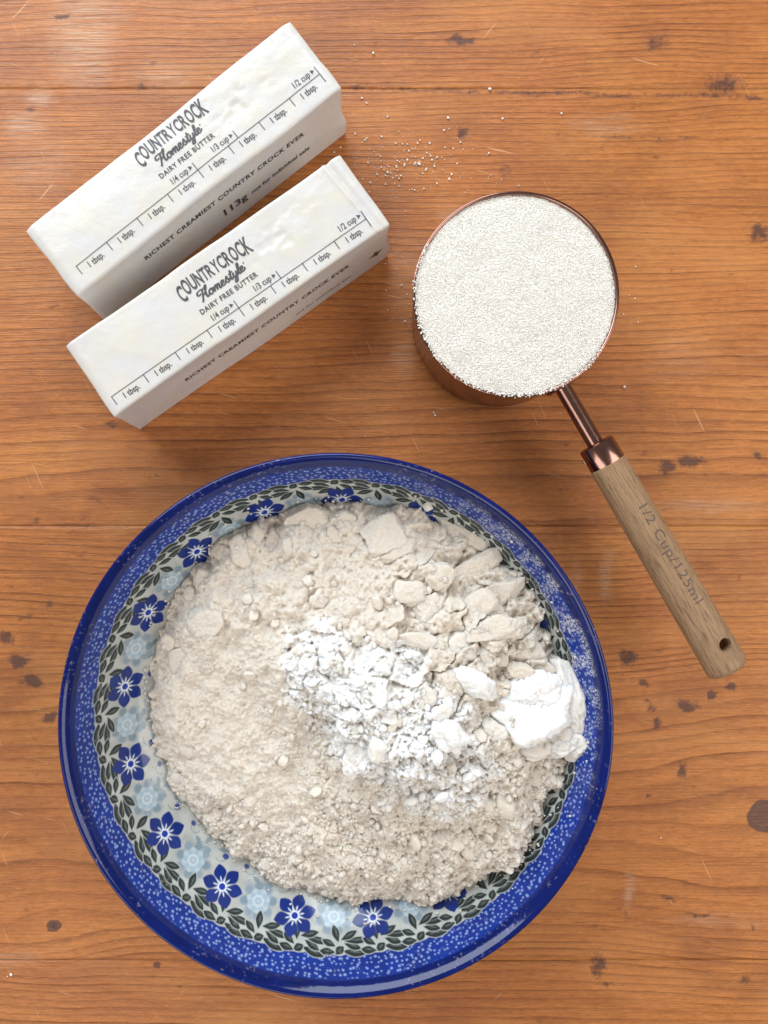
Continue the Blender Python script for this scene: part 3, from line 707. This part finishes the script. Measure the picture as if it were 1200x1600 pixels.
def flour_parts(X, Y):
    z, t, p, q = base_height(X, Y)
    z = z + 2.4 * (fbm(X / 18, Y / 18, 500, 3) - .5)
    sl = sstep(.22, .6, np.exp(-((X - 50) / 30)**2 - ((Y - 36) / 32)**2) + .25 * (fbm(X / 8, Y / 8, 561, 2) - .5))
    low = pebbly(X, Y) * (1 - .8 * sl); jx = X + 1.1 * fbm(X / 2.5, Y / 2.5, 540, 2); jy = Y + 1.1 * fbm(X / 2.5, Y / 2.5, 541, 2)
    h, _, _ = facets(jx / 4.4, jy / 3.8, 530, .7, .30); z = z + (.20 + .85 * low) * h
    h, _, _ = facets(jx / 2.1, jy / 1.9, 531, .7, .35); z = z + (.34 + .42 * low) * (1 - .7 * sl) * h
    h, _, _ = facets(X / 1.05, Y / 1.05, 532, .6, .4); z = z + .34 * h
    # broken slabs towards the upper right
    sl = sstep(.22, .6, np.exp(-((X - 50) / 30)**2 - ((Y - 36) / 32)**2) + .25 * (fbm(X / 8, Y / 8, 561, 2) - .5))
    wx = X + 2.5 * (fbm(X / 7, Y / 7, 562, 3) - .5) * 2; wy = Y + 2.5 * (fbm(X / 7, Y / 7, 563, 3) - .5) * 2
    h, _, e = facets((wx * .85 + wy * .5) / 14, (wy * .85 - .5 * wx) / 8.5, 560, .8, .07); z = z + sl * 4.2 * h
    # crumbling heap on top, its window light painted on as white
    w = painted_light_mask(X, Y); ws = sstep(.05, .6, w)
    h1, id1, e1 = facets((wx * .9 - wy * .3) / 9.5, (wy * .9 + wx * .3) / 7.0, 572, .9, .22); z = z + ws * 2.8 * h1
    kx = X + 4.5 * (fbm(X / 4, Y / 4, 575, 3) - .5) * 2; ky = Y + 4.5 * (fbm(X / 4, Y / 4, 576, 3) - .5) * 2
    h2, id2, e2 = facets((kx + .4 * ky) / 5.2, (ky - .3 * kx) / 3.4, 574, 1.0, .26); z = z + ws * 1.5 * h2
    h3, id3, e3 = facets(kx / 2.0, ky / 1.7, 578, .9, .35); z = z + ws * .6 * h3
    z = z + ws * 2.6 * (fbm(X / 3.4, Y / 3.4, 573, 5, .62) - .5)
    z = z + 0.30 * (fbm(X / .9, Y / .9, 580, 2) - .5)
    wh = sstep(.05, .36, w * (.30 + .28 * id1 + .50 * id2 + .9 * (fbm(X / 2.6, Y / 2.6, 415, 4, .6) - .5))) * (.50 + .50 * sstep(-.45, -.05, h2)) * (.65 + .35 * sstep(-.4, -.05, h1))  # lit peaks painted white, crevices kept creamier as if shaded
    return z, t, wh
def flour_z(X, Y):
    z, t, _ = flour_parts(X, Y); return z, t
FZ, FT, FW = flour_parts(FX, FY)
r_ = np.hypot(FX, FY / SQ); zin = bowl_inner_z(np.clip(r_, 0, 93))
keep_v = (FZ > zin - 1.2) & (r_ < 92)
FZc = np.maximum(FZ, zin - 1.2)
idx = grid_faces(len(xs), len(xs)); kv = keep_v.ravel()
idx = idx[kv[idx].any(1)]
used = np.unique(idx); remap = np.full(FX.size, -1); remap[used] = np.arange(len(used))
FV = np.stack([FX, FY, FZc], -1).reshape(-1, 3)[used]
flour = thing('flour_heap', 'heap of pale lumpy flour filling the blue patterned bowl', 'flour', (BX, BY, 0))
powder = link_mesh('loose_flour', FV, remap[idx], M_FLOUR, flour)
fattr(powder, 'white', FW.ravel()[used])
def ground_z(x, y):
    z, _ = flour_z(np.array([x], float), np.array([y], float)); r = math.hypot(x, y)
    return float(max(z[0], bowl_inner_z(min(r, 92))))
ico_cache = {}
def ico(sub):
    if sub not in ico_cache:
        bm = bmesh.new(); bmesh.ops.create_icosphere(bm, subdivisions=sub, radius=1)
        ico_cache[sub] = (np.array([v.co[:] for v in bm.verts]), np.array([[v.index for v in f.verts] for f in bm.faces])); bm.free()
    return ico_cache[sub]
def chunk(seed, sx, sy, sz, planes=6, sub=4, rough=0.06, grainy=0.25, kk=18.0):
    """a broken slab of packed powder: uneven sides, a tilted top, edges a little worn; grainy = crumbling in mm"""
    rg = np.random.default_rng(seed); d, f = ico(sub)
    a = np.linspace(0, 2 * math.pi, planes, endpoint=False) + rg.uniform(-.35, .35, planes)
    n = np.stack([np.cos(a), np.sin(a), rg.uniform(-.25, .55, planes)], -1)
    ex = rg.normal(size=(2, 3)); ex[:, 2] = np.abs(ex[:, 2]) + .6
    n = np.vstack([n, ex, [[rg.uniform(-.25, .25), rg.uniform(-.25, .25), 1], [0, 0, -1]]]); n /= np.linalg.norm(n, axis=1)[:, None]
    h = np.concatenate([rg.uniform(.68, .98, planes), rg.uniform(.7, .95, 2), [0.62, .8]])
    dots = d @ n.T; rad = np.where(dots > 0.05, h[None, :] / np.maximum(dots, .05), 9.0)
    k = kk; r = -np.log(np.exp(-k * np.minimum(rad, 3)).sum(1)) / k; r = np.minimum(r, 1.12)
    r = r + rough * (fbm(d[:, 0] * 3 + seed, d[:, 1] * 3 + d[:, 2] * 2, seed, 4) - .5) * 2
    V = d * r[:, None] * np.array([sx, sy, sz])
    g = (fbm(V[:, 0] / 1.3 + seed, (V[:, 1] + V[:, 2] * .8) / 1.3, seed + 5, 3) - .5) * 2 * grainy
    f1, f2, hh = worley(V[:, 0] / 1.9 + seed, (V[:, 1] + .7 * V[:, 2]) / 1.9, seed)
    g = g + grainy * .9 * (sstep(0, .35, f2 - f1) - .6)
    return V + d * g[:, None], f
def rot_euler(ax, ay, az):
    return np.array(Matrix.Rotation(az, 3, 'Z') @ Matrix.Rotation(ay, 3, 'Y') @ Matrix.Rotation(ax, 3, 'X'))
# the lumps one can tell apart: survey px, half sizes px, rotation, tilt, height px, white as painted-in light
CL = [ # u, v, a, b, rot, tiltx, tilty, thick(mm), lift(mm), white
 (602, 836, 36, 30, 25, -12, 4, 6, 2.5, .05), (622, 862, 30, 12, 30, -10, 0, 4, .5, .0), (540, 812, 20, 15, 0, 5, 0, 5, 1, 0), (522, 836, 14, 14, 0, 0, 0, 4, 1, 0), (480, 812, 34, 22, 5, 10, 0, 6, 0, 0),
 (376, 864, 18, 25, 10, 0, -8, 6, 1.5, .1), (400, 838, 14, 18, -10, 0, 0, 5, 1, 0), (427, 850, 14, 22, 8, 0, 5, 4, .5, 0), (450, 856, 11, 16, 6, 6, 5, 4, 1, 0), (346, 862, 18, 20, 0, 0, -12, 5, .5, 0),
 (322, 974, 32, 27, 28, -6, -6, 6, 2, .1), (280, 1032, 22, 26, 15, 0, -10, 6, 1, 0), (328, 1038, 16, 17, 0, 0, 0, 4, .5, 0), (388, 916, 20, 15, 0, 6, 0, 3.5, .4, 0), (500, 938, 14, 12, 0, 5, 8, 4, 1.2, .1),
 (316, 905, 16, 18, 0, 0, 0, 4, .4, 0), (296, 930, 12, 16, 0, 0, 0, 4, .4, 0), (262, 1004, 12, 14, 0, 0, 0, 4, .4, 0),
 (720, 830, 44, 26, -40, 14, -10, 7, 0, 0), (742, 890, 42, 20, 35, 6, -6, 5, 1.5, 0), (775, 930, 44, 20, 38, -8, -12, 5, 2.5, 0), (752, 945, 24, 22, 40, -10, -6, 5, 2, 0), (768, 985, 44, 20, 12, -14, -6, 5, 1, 0),
 (676, 952, 34, 30, -15, -10, 8, 6, 2.5, .15), (640, 924, 30, 20, 5, -10, 0, 5, 1, .1), (690, 900, 22, 20, 40, 0, 6, 4, .6, 0), (722, 1010, 28, 25, -15, -8, -4, 6, 2, .15), (664, 1002, 34, 12, -12, -6, 0, 4, 1, .1),
 (808, 1010, 38, 22, -20, -6, -10, 5, .6, 0), (838, 1038, 30, 22, -25, 0, -14, 5, .3, 0), (780, 1020, 14, 24, 5, 0, -6, 4, .8, 0), (762, 1030, 10, 24, 12, 0, 0, 4, .6, 0), (812, 1052, 22, 14, -10, 0, -8, 4, .4, 0),
 (736, 1066, 40, 17, -22, 16, -4, 5, 4, .8), (700, 1085, 16, 14, 20, 0, 0, 4, 1.4, .3), (690, 1118, 20, 14, 30, 0, 0, 5, 1.2, .3), (668, 1092, 14, 20, 0, 0, 0, 4, 1, .3),
 (838, 1084, 66, 24, 10, 12, -4, 8, 3.5, .75), (890, 1090, 26, 44, 22, 6, -22, 8, 1.5, .5), (828, 1126, 56, 30, 6, -16, 4, 10, 6.0, .8), (866, 1160, 30, 20, 20, -20, -6, 7, 2, .35), (900, 1166, 24, 18, 20, -14, -12, 6, 1.0, .4), (836, 1170, 20, 16, 0, -16, 0, 5, 1, .2),
 (770, 1140, 24, 18, -15, 0, 0, 5, 1.5, .3), (560, 1182, 20, 38, -28, 10, -18, 6, 4, .7), (590, 1170, 14, 20, 10, 0, 0, 5, 2.5, .4), (660, 1120, 26, 22, -10, 12, 6, 6, 3.5, .9), (700, 1150, 30, 20, -30, 12, 4, 6, 3.5, .9), (720, 1200, 34, 22, -20, 10, 0, 6, 3.0, .95),
 (765, 1222, 26, 20, -35, 10, 0, 5, 2.5, .95), (660, 1195, 36, 26, -10, 12, 0, 6, 3, .95), (690, 1235, 30, 18, -12, 8, 0, 5, 1.6, .95), (625, 1225, 14, 22, 15, 0, -8, 5, 2, .9), (588, 1215, 18, 16, 0, 0, 0, 5, 1.6, .8),
 (476, 1000, 36, 20, -12, 14, 8, 6, 2.5, 1.0), (540, 1000, 26, 18, 20, 10, 0, 5, 2, .9), (585, 965, 22, 18, -20, 10, 0, 5, 2, .8), (612, 1005, 18, 24, 20, 8, -6, 5, 2.5, .8), (640, 1030, 28, 14, -30, 12, 0, 5, 2.5, .8), (440, 1060, 22, 28, 10, 10, 10, 5, 1.5, .95),
 (500, 1110, 26, 22, 40, 10, 8, 6, 2.5, .95), (465, 1130, 20, 14, 20, 8, 8, 4, 1.2, .9), (530, 1080, 20, 18, 0, 6, 0, 5, 2, .6), (560, 1110, 22, 18, 0, 10, 0, 5, 2, .9), (600, 1100, 28, 18, 10, 10, 0, 5, 2.5, .85), (545, 1150, 30, 16, -20, 8, 6, 5, 2, .95), (500, 1150, 24, 14, -15, 6, 6, 5, 1.4, .9), (608, 1055, 14, 22, 10, 0, 0, 5, 2, .5),
 (290, 1170, 16, 16, 0, 0, 0, 3, .4, 0), (275, 1220, 14, 14, 0, 0, 0, 3, .4, 0), (410, 1200, 10, 9, 0, 0, 0, 3, .6, 0), (420, 1350, 16, 10, 30, 0, 0, 4, .6, 0), (840, 1212, 26, 18, -25, -6, -8, 5, .8, 0), (790, 1265, 14, 20, 20, 0, -6, 4, .8, 0), (740, 1330, 20, 16, 10, 0, 0, 4, .5, 0), (690, 1262, 14, 12, 0, 0, 0, 4, .6, .1), (715, 1290, 12, 12, 0, 0, 0, 4, .6, 0), (800, 1300, 16, 14, 0, 0, 0, 4, .5, 0)]
CL = [c for c in CL if c[9] < .45 or c[:2] in {(736, 1066), (560, 1182), (700, 1150)}]
CL += [(832, 1112, 58, 46, 8, -6, 2, 12, 5.0, .95), (826, 1078, 46, 22, 10, 14, -4, 8, 4.0, .85), (893, 1108, 30, 62, 22, 4, -20, 9, 3.0, .45), (872, 1160, 40, 22, 18, -16, -6, 8, 2.0, .40), (838, 1172, 20, 15, 0, -10, 0, 5, 1.2, .25)]
def lump_world(u, v):
    h = 34.0
    for _ in range(4):
        k = (291 - h) / 1109.0; x = (u - 560) * k - BX; y = (820 - v) * k - BY; h = ground_z(x, y)
    return x, y, h
for i, (u, v, a, b, ro, tx, ty, th_, lift, wh) in enumerate(CL):
    x, y, h = lump_world(u, v); s_ = (291 - h) / 1109.0
    bigr = 1.12 if u > 800 and 1060 < v < 1180 else 1.0
    V, F = chunk(1000 + i * 7, a * s_ * 1.08 * bigr, b * s_ * 1.08 * bigr, th_ * (.62 if wh < .3 else .8), planes=4 if i < 2 else 5 + i % 3, kk=34.0 if wh < .3 else 15.0, sub=5 if a * b > 700 else 4 if a * b > 300 else 3, rough=0.09 + .10 * wh, grainy=.26 + .4 * wh)
    zr = V[:, 2].copy()
    V = V @ rot_euler(R(tx), R(ty), R(ro)).T + np.array([x, y, h + lift * .6 - th_ * (.22 if i < 2 or wh > .3 else .34)])
    o = link_mesh('flour_lump', V, F, M_FLOUR, flour)
    nz = fbm(V[:, 0] / 3, V[:, 1] / 3, 900 + i, 3)
    fattr(o, 'white', np.clip(wh * (0.45 + 1.0 * nz), 0, 1))  # light on the lump painted into its colour
# smaller broken pieces lying between the big lumps (shared meshes)
kinds = []
for q in range(10):
    V, F = chunk(5000 + q, 1, 1, .8, 5 + q % 3, 3, .16, 0.06)
    for wq in (0.0, .75):  # plain copy, and a paler one with light painted in
        o = link_mesh('flour_lump', V, F, M_CRUMB, flour); fattr(o, 'white', np.full(len(V), wq)); kinds.append(o)
rg = np.random.default_rng(64); placed = 0; used_kind = set()
while placed < 60:
    if placed < 24:                                   # along the bright ridge
        t_ = rg.uniform(-38, 38); q_ = rg.normal(0, 9); x = 20 + t_ * .79 + q_ * .613; y = 4 - t_ * .613 + q_ * .79
    else:
        aa = rg.uniform(0, 2 * math.pi); rad_ = 82 * math.sqrt(rg.random()); x, y = rad_ * math.cos(aa), rad_ * math.sin(aa)
        if (x < -20 and y < 30 and rg.random() < .7) or (x > 20 and y > 10): continue
    z, tt_ = flour_z(np.array([x]), np.array([y]))
    if tt_[0] < .03: continue
    wm = float(painted_light_mask(np.array([x]), np.array([y]))[0]); ki = 2 * int(rg.integers(10)) + (1 if wm > .35 and rg.random() < .8 else 0)
    if ki in used_kind: o = kinds[ki].copy(); COL.objects.link(o); o.parent = flour
    else: o = kinds[ki]; used_kind.add(ki)
    sz = rg.uniform(1.0, 2.7) * MM
    o.location = Vector((x, y, float(z[0]) + .15 * sz / MM)) * MM; o.rotation_euler = (rg.uniform(-.6, .6), rg.uniform(-.6, .6), rg.uniform(0, 6.28))
    o.scale = (sz * rg.uniform(.9, 1.5) / MM, sz * rg.uniform(.7, 1.1) / MM, sz * rg.uniform(.7, 1.1) / MM); placed += 1
for i_, o in enumerate(kinds):
    if i_ not in used_kind: bpy.data.objects.remove(o)
# loose crumbs: too many to tell apart
def crumbs(n, seed):
    rg = np.random.default_rng(seed); d, f = ico(1); VV = []; FF = []; wv = []; off = 0; cnt = 0
    px = rg.uniform(-84, 84, n * 2); py = rg.uniform(-84, 84, n * 2)
    z, t = flour_z(px, py); dens = pebbly(px, py)
    wm = painted_light_mask(px, py)
    ok = (t > 0.012) & (rg.random(n * 2) < np.clip(.75 * dens + .25 * (wm > .3), 0, 1) + .05)
    for i in np.where(ok)[0][:n]:
        s = rg.uniform(.35, .85) * (1.0 + 1.3 * (rg.random() < .14)); sc = np.array([rg.uniform(.8, 1.4), rg.uniform(.7, 1.1), rg.uniform(.55, .9)]) * s
        V = d * (1 + rg.uniform(-.22, .22, (len(d), 1))) * sc
        V = V @ rot_euler(*rg.uniform(-3, 3, 3)).T + np.array([px[i], py[i], z[i] - s * .05])
        VV.append(V); FF.append(f + off); off += len(d); wv.append(np.full(len(d), wm[i] * .85))  # crumbs on the ridge get the same painted light
    qa = rg.uniform(0, 2 * math.pi, 170); qr = np.interp((qa + math.pi) % (2 * math.pi) - math.pi, ang_k, edge_r) + np.abs(rg.normal(0, 2.6, 170))
    for a_, r_ in zip(qa, np.minimum(qr, 90)):
        s = rg.uniform(.2, .6); V = d * (1 + rg.uniform(-.22, .22, (len(d), 1))) * np.array([1.2, 1, .7]) * s
        VV.append(V + np.array([r_ * math.cos(a_), r_ * math.sin(a_) * SQ, float(bowl_inner_z(r_)) + .3 * s])); FF.append(f + off); off += len(d); wv.append(np.zeros(len(d)))
    o = link_mesh('flour_crumbs', np.vstack(VV), np.vstack(FF), M_CRUMB, flour); fattr(o, 'white', np.concatenate(wv)); o['kind'] = 'stuff'
crumbs(4200, 42)
# a stray crumb stuck to the inside of the bowl
stx, sty = T(671, 789, 34); V, F = chunk(77, 2.0, 2.2, 1.8, 6, 3, .12)
o = link_mesh('flour_crumb', V + np.array([stx - BX, sty - BY, bowl_inner_z(math.hypot(stx - BX, sty - BY)) + .9]), F, M_FLOUR, flour); fattr(o, 'white', np.full(len(V), .3))

# ------------------------------------------------------------------ measuring cup
CX, CY = 56.6, 82.8; CH = 36.0; CR = 37.0
DIR = math.radians(-59.6)
cup = thing('measuring_cup', 'copper measuring cup with wooden handle, filled with sugar', 'measuring cup', (CX, CY, 0), DIR)
prof = [(0.2, .0), (31.0, .0), (32.8, .25), (34.0, .9), (34.7, 2.2), (35.0, 4.0), (35.8, 18), (36.55, 33), (36.75, 35.4), (37.1, 35.85), (37.05, 36.15), (36.6, 36.25), (36.1, 36.0), (35.95, 35), (35.2, 18), (34.4, 4.2), (33.6, 2.0), (31, 1.2), (0.2, 1.2)]
v, f = lathe(prof, 192); link_mesh('cup_body', v, f, M_COPPER, cup)
ZH = 29.0
def xtube(name, stations, mat, n=48, parent=cup, caps=True):
    """stations: x, half width y, half height z, centre z"""
    a = np.linspace(0, 2 * math.pi, n, endpoint=False); V = []
    for (x, hy, hz, cz) in stations: V.append(np.stack([np.full(n, x), np.cos(a) * hy, np.sin(a) * hz + cz], -1))
    V = np.vstack(V); F = []
    for i in range(len(stations) - 1):
        for j in range(n): F.append([i * n + j, i * n + (j + 1) % n, (i + 1) * n + (j + 1) % n, (i + 1) * n + j])
    if caps: F.append(list(range(n))[::-1]); F.append([(len(stations) - 1) * n + j for j in range(n)])
    o = link_mesh(name, V, F, mat, parent); o.data.set_sharp_from_angle(angle=R(35)); return o
xtube('handle_rod', [(35.6, 3.4, 3.0, ZH), (36.6, 3.15, 2.8, ZH), (38, 3.05, 2.7, ZH), (62.5, 3.05, 2.7, ZH)], M_COPPER)
# rivet plate where the rod meets the cup
xtube('mounting_plate', [(35.5, 6.0, 5.2, ZH - 1), (36.95, 6.0, 5.2, ZH - 1), (37.4, 5.4, 4.6, ZH - 1)], M_COPPER)
C0 = 61.2
xtube('handle_collar', [(C0 - .1, 2.6, 2.3, ZH), (C0, 5.9, 5.0, ZH), (C0 + .35, 6.45, 5.5, ZH), (C0 + 1.0, 6.65, 5.7, ZH), (C0 + 8.4, 6.75, 5.8, ZH), (C0 + 8.9, 6.6, 5.6, ZH)], M_COPPER)
H0 = C0 + 8.7; HL = 88.0
def half(x):                                          # handle half width / half height along its length
    t = np.clip((x - H0) / HL, 0, 1)
    e0 = np.sqrt(np.clip(1 - (1 - np.clip((x - H0 + .2) / .8, 0, 1))**2, 0.0, 1)) * .05 + .95
    tail = HL - (x - H0); e1 = np.where(tail < 2.2, 0.80 + .20 * np.sqrt(np.clip(1 - (1 - tail / 2.2)**2, 0, 1)), 1)
    return (6.85 + 0.85 * t) * e0 * e1, (5.75 + .35 * t) * e0 * e1
xsn = np.concatenate([np.linspace(H0, H0 + 1.2, 5), np.linspace(H0 + 3, H0 + HL - 3, 40), H0 + HL - np.array([2.2, 1.6, 1.0, .5, .2, 0])])
hy, hz = half(xsn)
stn = [(x, a_, b_, ZH) for x, a_, b_ in zip(xsn, hy, hz)]
hnd = xtube('wooden_handle', stn, M_HANDLE, 64)
bm = bmesh.new(); bmesh.ops.create_cone(bm, cap_ends=True, segments=40, radius1=2.45 * MM, radius2=2.45 * MM, depth=30 * MM)
cme = bpy.data.meshes.new('cut'); bm.to_mesh(cme); bm.free(); cut = bpy.data.objects.new('cut', cme); COL.objects.link(cut)
HX, HYO = H0 + 77.3, 1.7
cut.matrix_world = Matrix.Translation(Vector((CX, CY, 0)) * MM) @ Matrix.Rotation(DIR, 4, 'Z') @ Matrix.Translation(Vector((HX, HYO, ZH)) * MM)
bpy.context.view_layer.update()
md = hnd.modifiers.new('hole', 'BOOLEAN'); md.object = cut; md.operation = 'DIFFERENCE'; md.solver = 'EXACT'
dg = bpy.context.evaluated_depsgraph_get(); nm = bpy.data.meshes.new_from_object(hnd.evaluated_get(dg))
hnd.modifiers.clear(); hnd.data = nm; bpy.data.objects.remove(cut)
for p in nm.polygons: p.use_smooth = abs(p.normal.x) < .97
try: nm.set_sharp_from_angle(angle=R(40))
except Exception: pass
# burnt-in lettering
pt = Print2D(); pt.text('1/2 Cup/125ml', H0 + 39.0, 0, 5.4, width=40.5, bold=0.0, spacing=1.1, fine=0.8)
v = np.vstack(pt.v); lx = v[:, 0]; ly = v[:, 1] - 0.4
a_, b_ = half(lx); zt = ZH + b_ * np.sqrt(np.clip(1 - (ly / a_)**2, 0, 1)) + 0.05
link_mesh('burnt_lettering', np.stack([lx, ly, zt], -1), pt.f, M_BURN, hnd, smooth=False)

# ------------------------------------------------------------------ sugar in the cup
sugar = thing('sugar', 'white granulated sugar levelled in the copper cup', 'sugar', (CX, CY, 0))
def sug_z(x, y):
    r = np.hypot(x, y)
    return 35.2 + 1.7 * np.clip(1 - (r / 36.2)**2, 0, 1)**.7 + .5 * (fbm(x / 9, y / 9, 801, 3) - .5) * 2 - .012 * (x * .7 + y * .7)
xs_ = np.arange(-36.6, 36.7, .3); X, Y = np.meshgrid(xs_, xs_, indexing='ij'); rq = np.hypot(X, Y)
h, idc, e = facets(X / .85, Y / .85, 820, .9, .35); h2, idd, e = facets(X / .6 + 5, Y / .6, 823, .9, .35)
Zs = sug_z(X, Y) - .12 + .06 * h + .03 * h2
okv = (rq < 36.25).ravel(); fc = grid_faces(len(xs_), len(xs_)); fc = fc[okv[fc].all(1)]; us = np.unique(fc); rm = np.full(X.size, -1); rm[us] = np.arange(len(us))
o = link_mesh('sugar_bed', np.stack([X, Y, Zs], -1).reshape(-1, 3)[us], rm[fc], M_BED, sugar); fattr(o, 'tint', (.25 + .5 * idc).ravel()[us]); o['kind'] = 'stuff'
cube = np.array([[x, y, z] for x in (-1, 1) for y in (-1, 1) for z in (-1, 1)], float); cf = np.array([[0, 1, 3, 2], [4, 6, 7, 5], [0, 4, 5, 1], [2, 3, 7, 6], [0, 2, 6, 4], [1, 5, 7, 3]])
def crystals(name, px, py, pz, sizes, parent, seed, mat=None):
    rg = np.random.default_rng(seed); n = len(px)
    q = rg.normal(size=(n, 4)); q /= np.linalg.norm(q, axis=1)[:, None]; w, x, y, z = q.T
    Rm = np.stack([np.stack([1 - 2 * (y * y + z * z), 2 * (x * y - z * w), 2 * (x * z + y * w)], -1), np.stack([2 * (x * y + z * w), 1 - 2 * (x * x + z * z), 2 * (y * z - x * w)], -1), np.stack([2 * (x * z - y * w), 2 * (y * z + x * w), 1 - 2 * (x * x + y * y)], -1)], 1)
    sc = sizes[:, None] * rg.uniform(.65, 1.2, (n, 3))
    V = np.einsum('nij,nkj->nki', Rm, cube[None] * sc[:, None, :]) + np.stack([px, py, pz], -1)[:, None, :]
    F = (cf[None] + (np.arange(n) * 8)[:, None, None]).reshape(-1, 4)
    o = link_mesh(name, V.reshape(-1, 3), F, mat or M_SUGAR, parent, smooth=False); fattr(o, 'tint', np.repeat(rg.random(n)**.8, 8)); o['kind'] = 'stuff'; return o
rg = np.random.default_rng(9); n = 42000
r = 36.3 * np.sqrt(rg.random(n)); a = rg.uniform(0, 2 * math.pi, n); px = r * np.cos(a); py = r * np.sin(a)
crystals('sugar_grains', px, py, sug_z(px, py) + rg.uniform(-.12, .03, n), rg.uniform(.12, .245, n), sugar, 4, M_BED)
n = 330; a = rg.uniform(R(150), R(330), n); r = rg.normal(36.4, .35, n); r = np.clip(r, 35.6, 37.2)
crystals('rim_grains', r * np.cos(a), r * np.sin(a), 36.35 + rg.uniform(0, .25, n) - np.maximum(0, r - 36.9) * .8, rg.uniform(.14, .26, n), sugar, 6, M_BED)

# ------------------------------------------------------------------ spilled sugar on the table
rg = np.random.default_rng(21); pts = []
def scat(u, v, su, sv, n):
    for _ in range(n): pts.append(T(rg.normal(u, su), rg.normal(v, sv)))
scat(640, 250, 62, 30, 130); scat(610, 268, 10, 8, 14); scat(650, 255, 9, 5, 12); scat(600, 270, 24, 26, 26); scat(680, 225, 46, 24, 16); scat(560, 170, 18, 50, 8); scat(760, 270, 26, 12, 8); scat(620, 430, 14, 60, 14); scat(985, 490, 14, 40, 6); scat(670, 640, 60, 30, 6); scat(880, 620, 30, 20, 3)
fixed = [(877, 178), (583, 84), (700, 185), (600, 137), (765, 140), (640, 255), (655, 254), (620, 395), (540, 255), (983, 461), (998, 497), (974, 491), (912, 722), (914, 724), (12, 1525), (18, 1522), (1032, 1308), (785, 186), (625, 392), (975, 605)]
pts += [T(*p) for p in fixed]
P = np.array(pts)
def in_butter(p, cx, cy, ang, L, Wd):
    c, s = math.cos(R(ang)), math.sin(R(ang)); dx, dy = p[:, 0] - cx, p[:, 1] - cy
    return (np.abs(dx * c + dy * s) < L / 2 + 1.5) & (np.abs(-dx * s + dy * c) < Wd / 2 + 1.5)
bad = in_butter(P, -64, 133.9, 38.3, 124, 31) | in_butter(P, -48, 87.6, 34.9, 123, 32) | (np.hypot(P[:, 0] - CX, P[:, 1] - CY) < 36.5)
P = P[~bad]; sz = .09 + .27 * rg.random(len(P))**1.7; sz[-20:] *= 1.3
sp = crystals('spilled_sugar', P[:, 0], P[:, 1], sz * .75 + .05, sz, None, 8, M_BED)
tag(sp, 'scatter of spilled sugar grains on the table between butter and cup', 'sugar', kind='stuff')
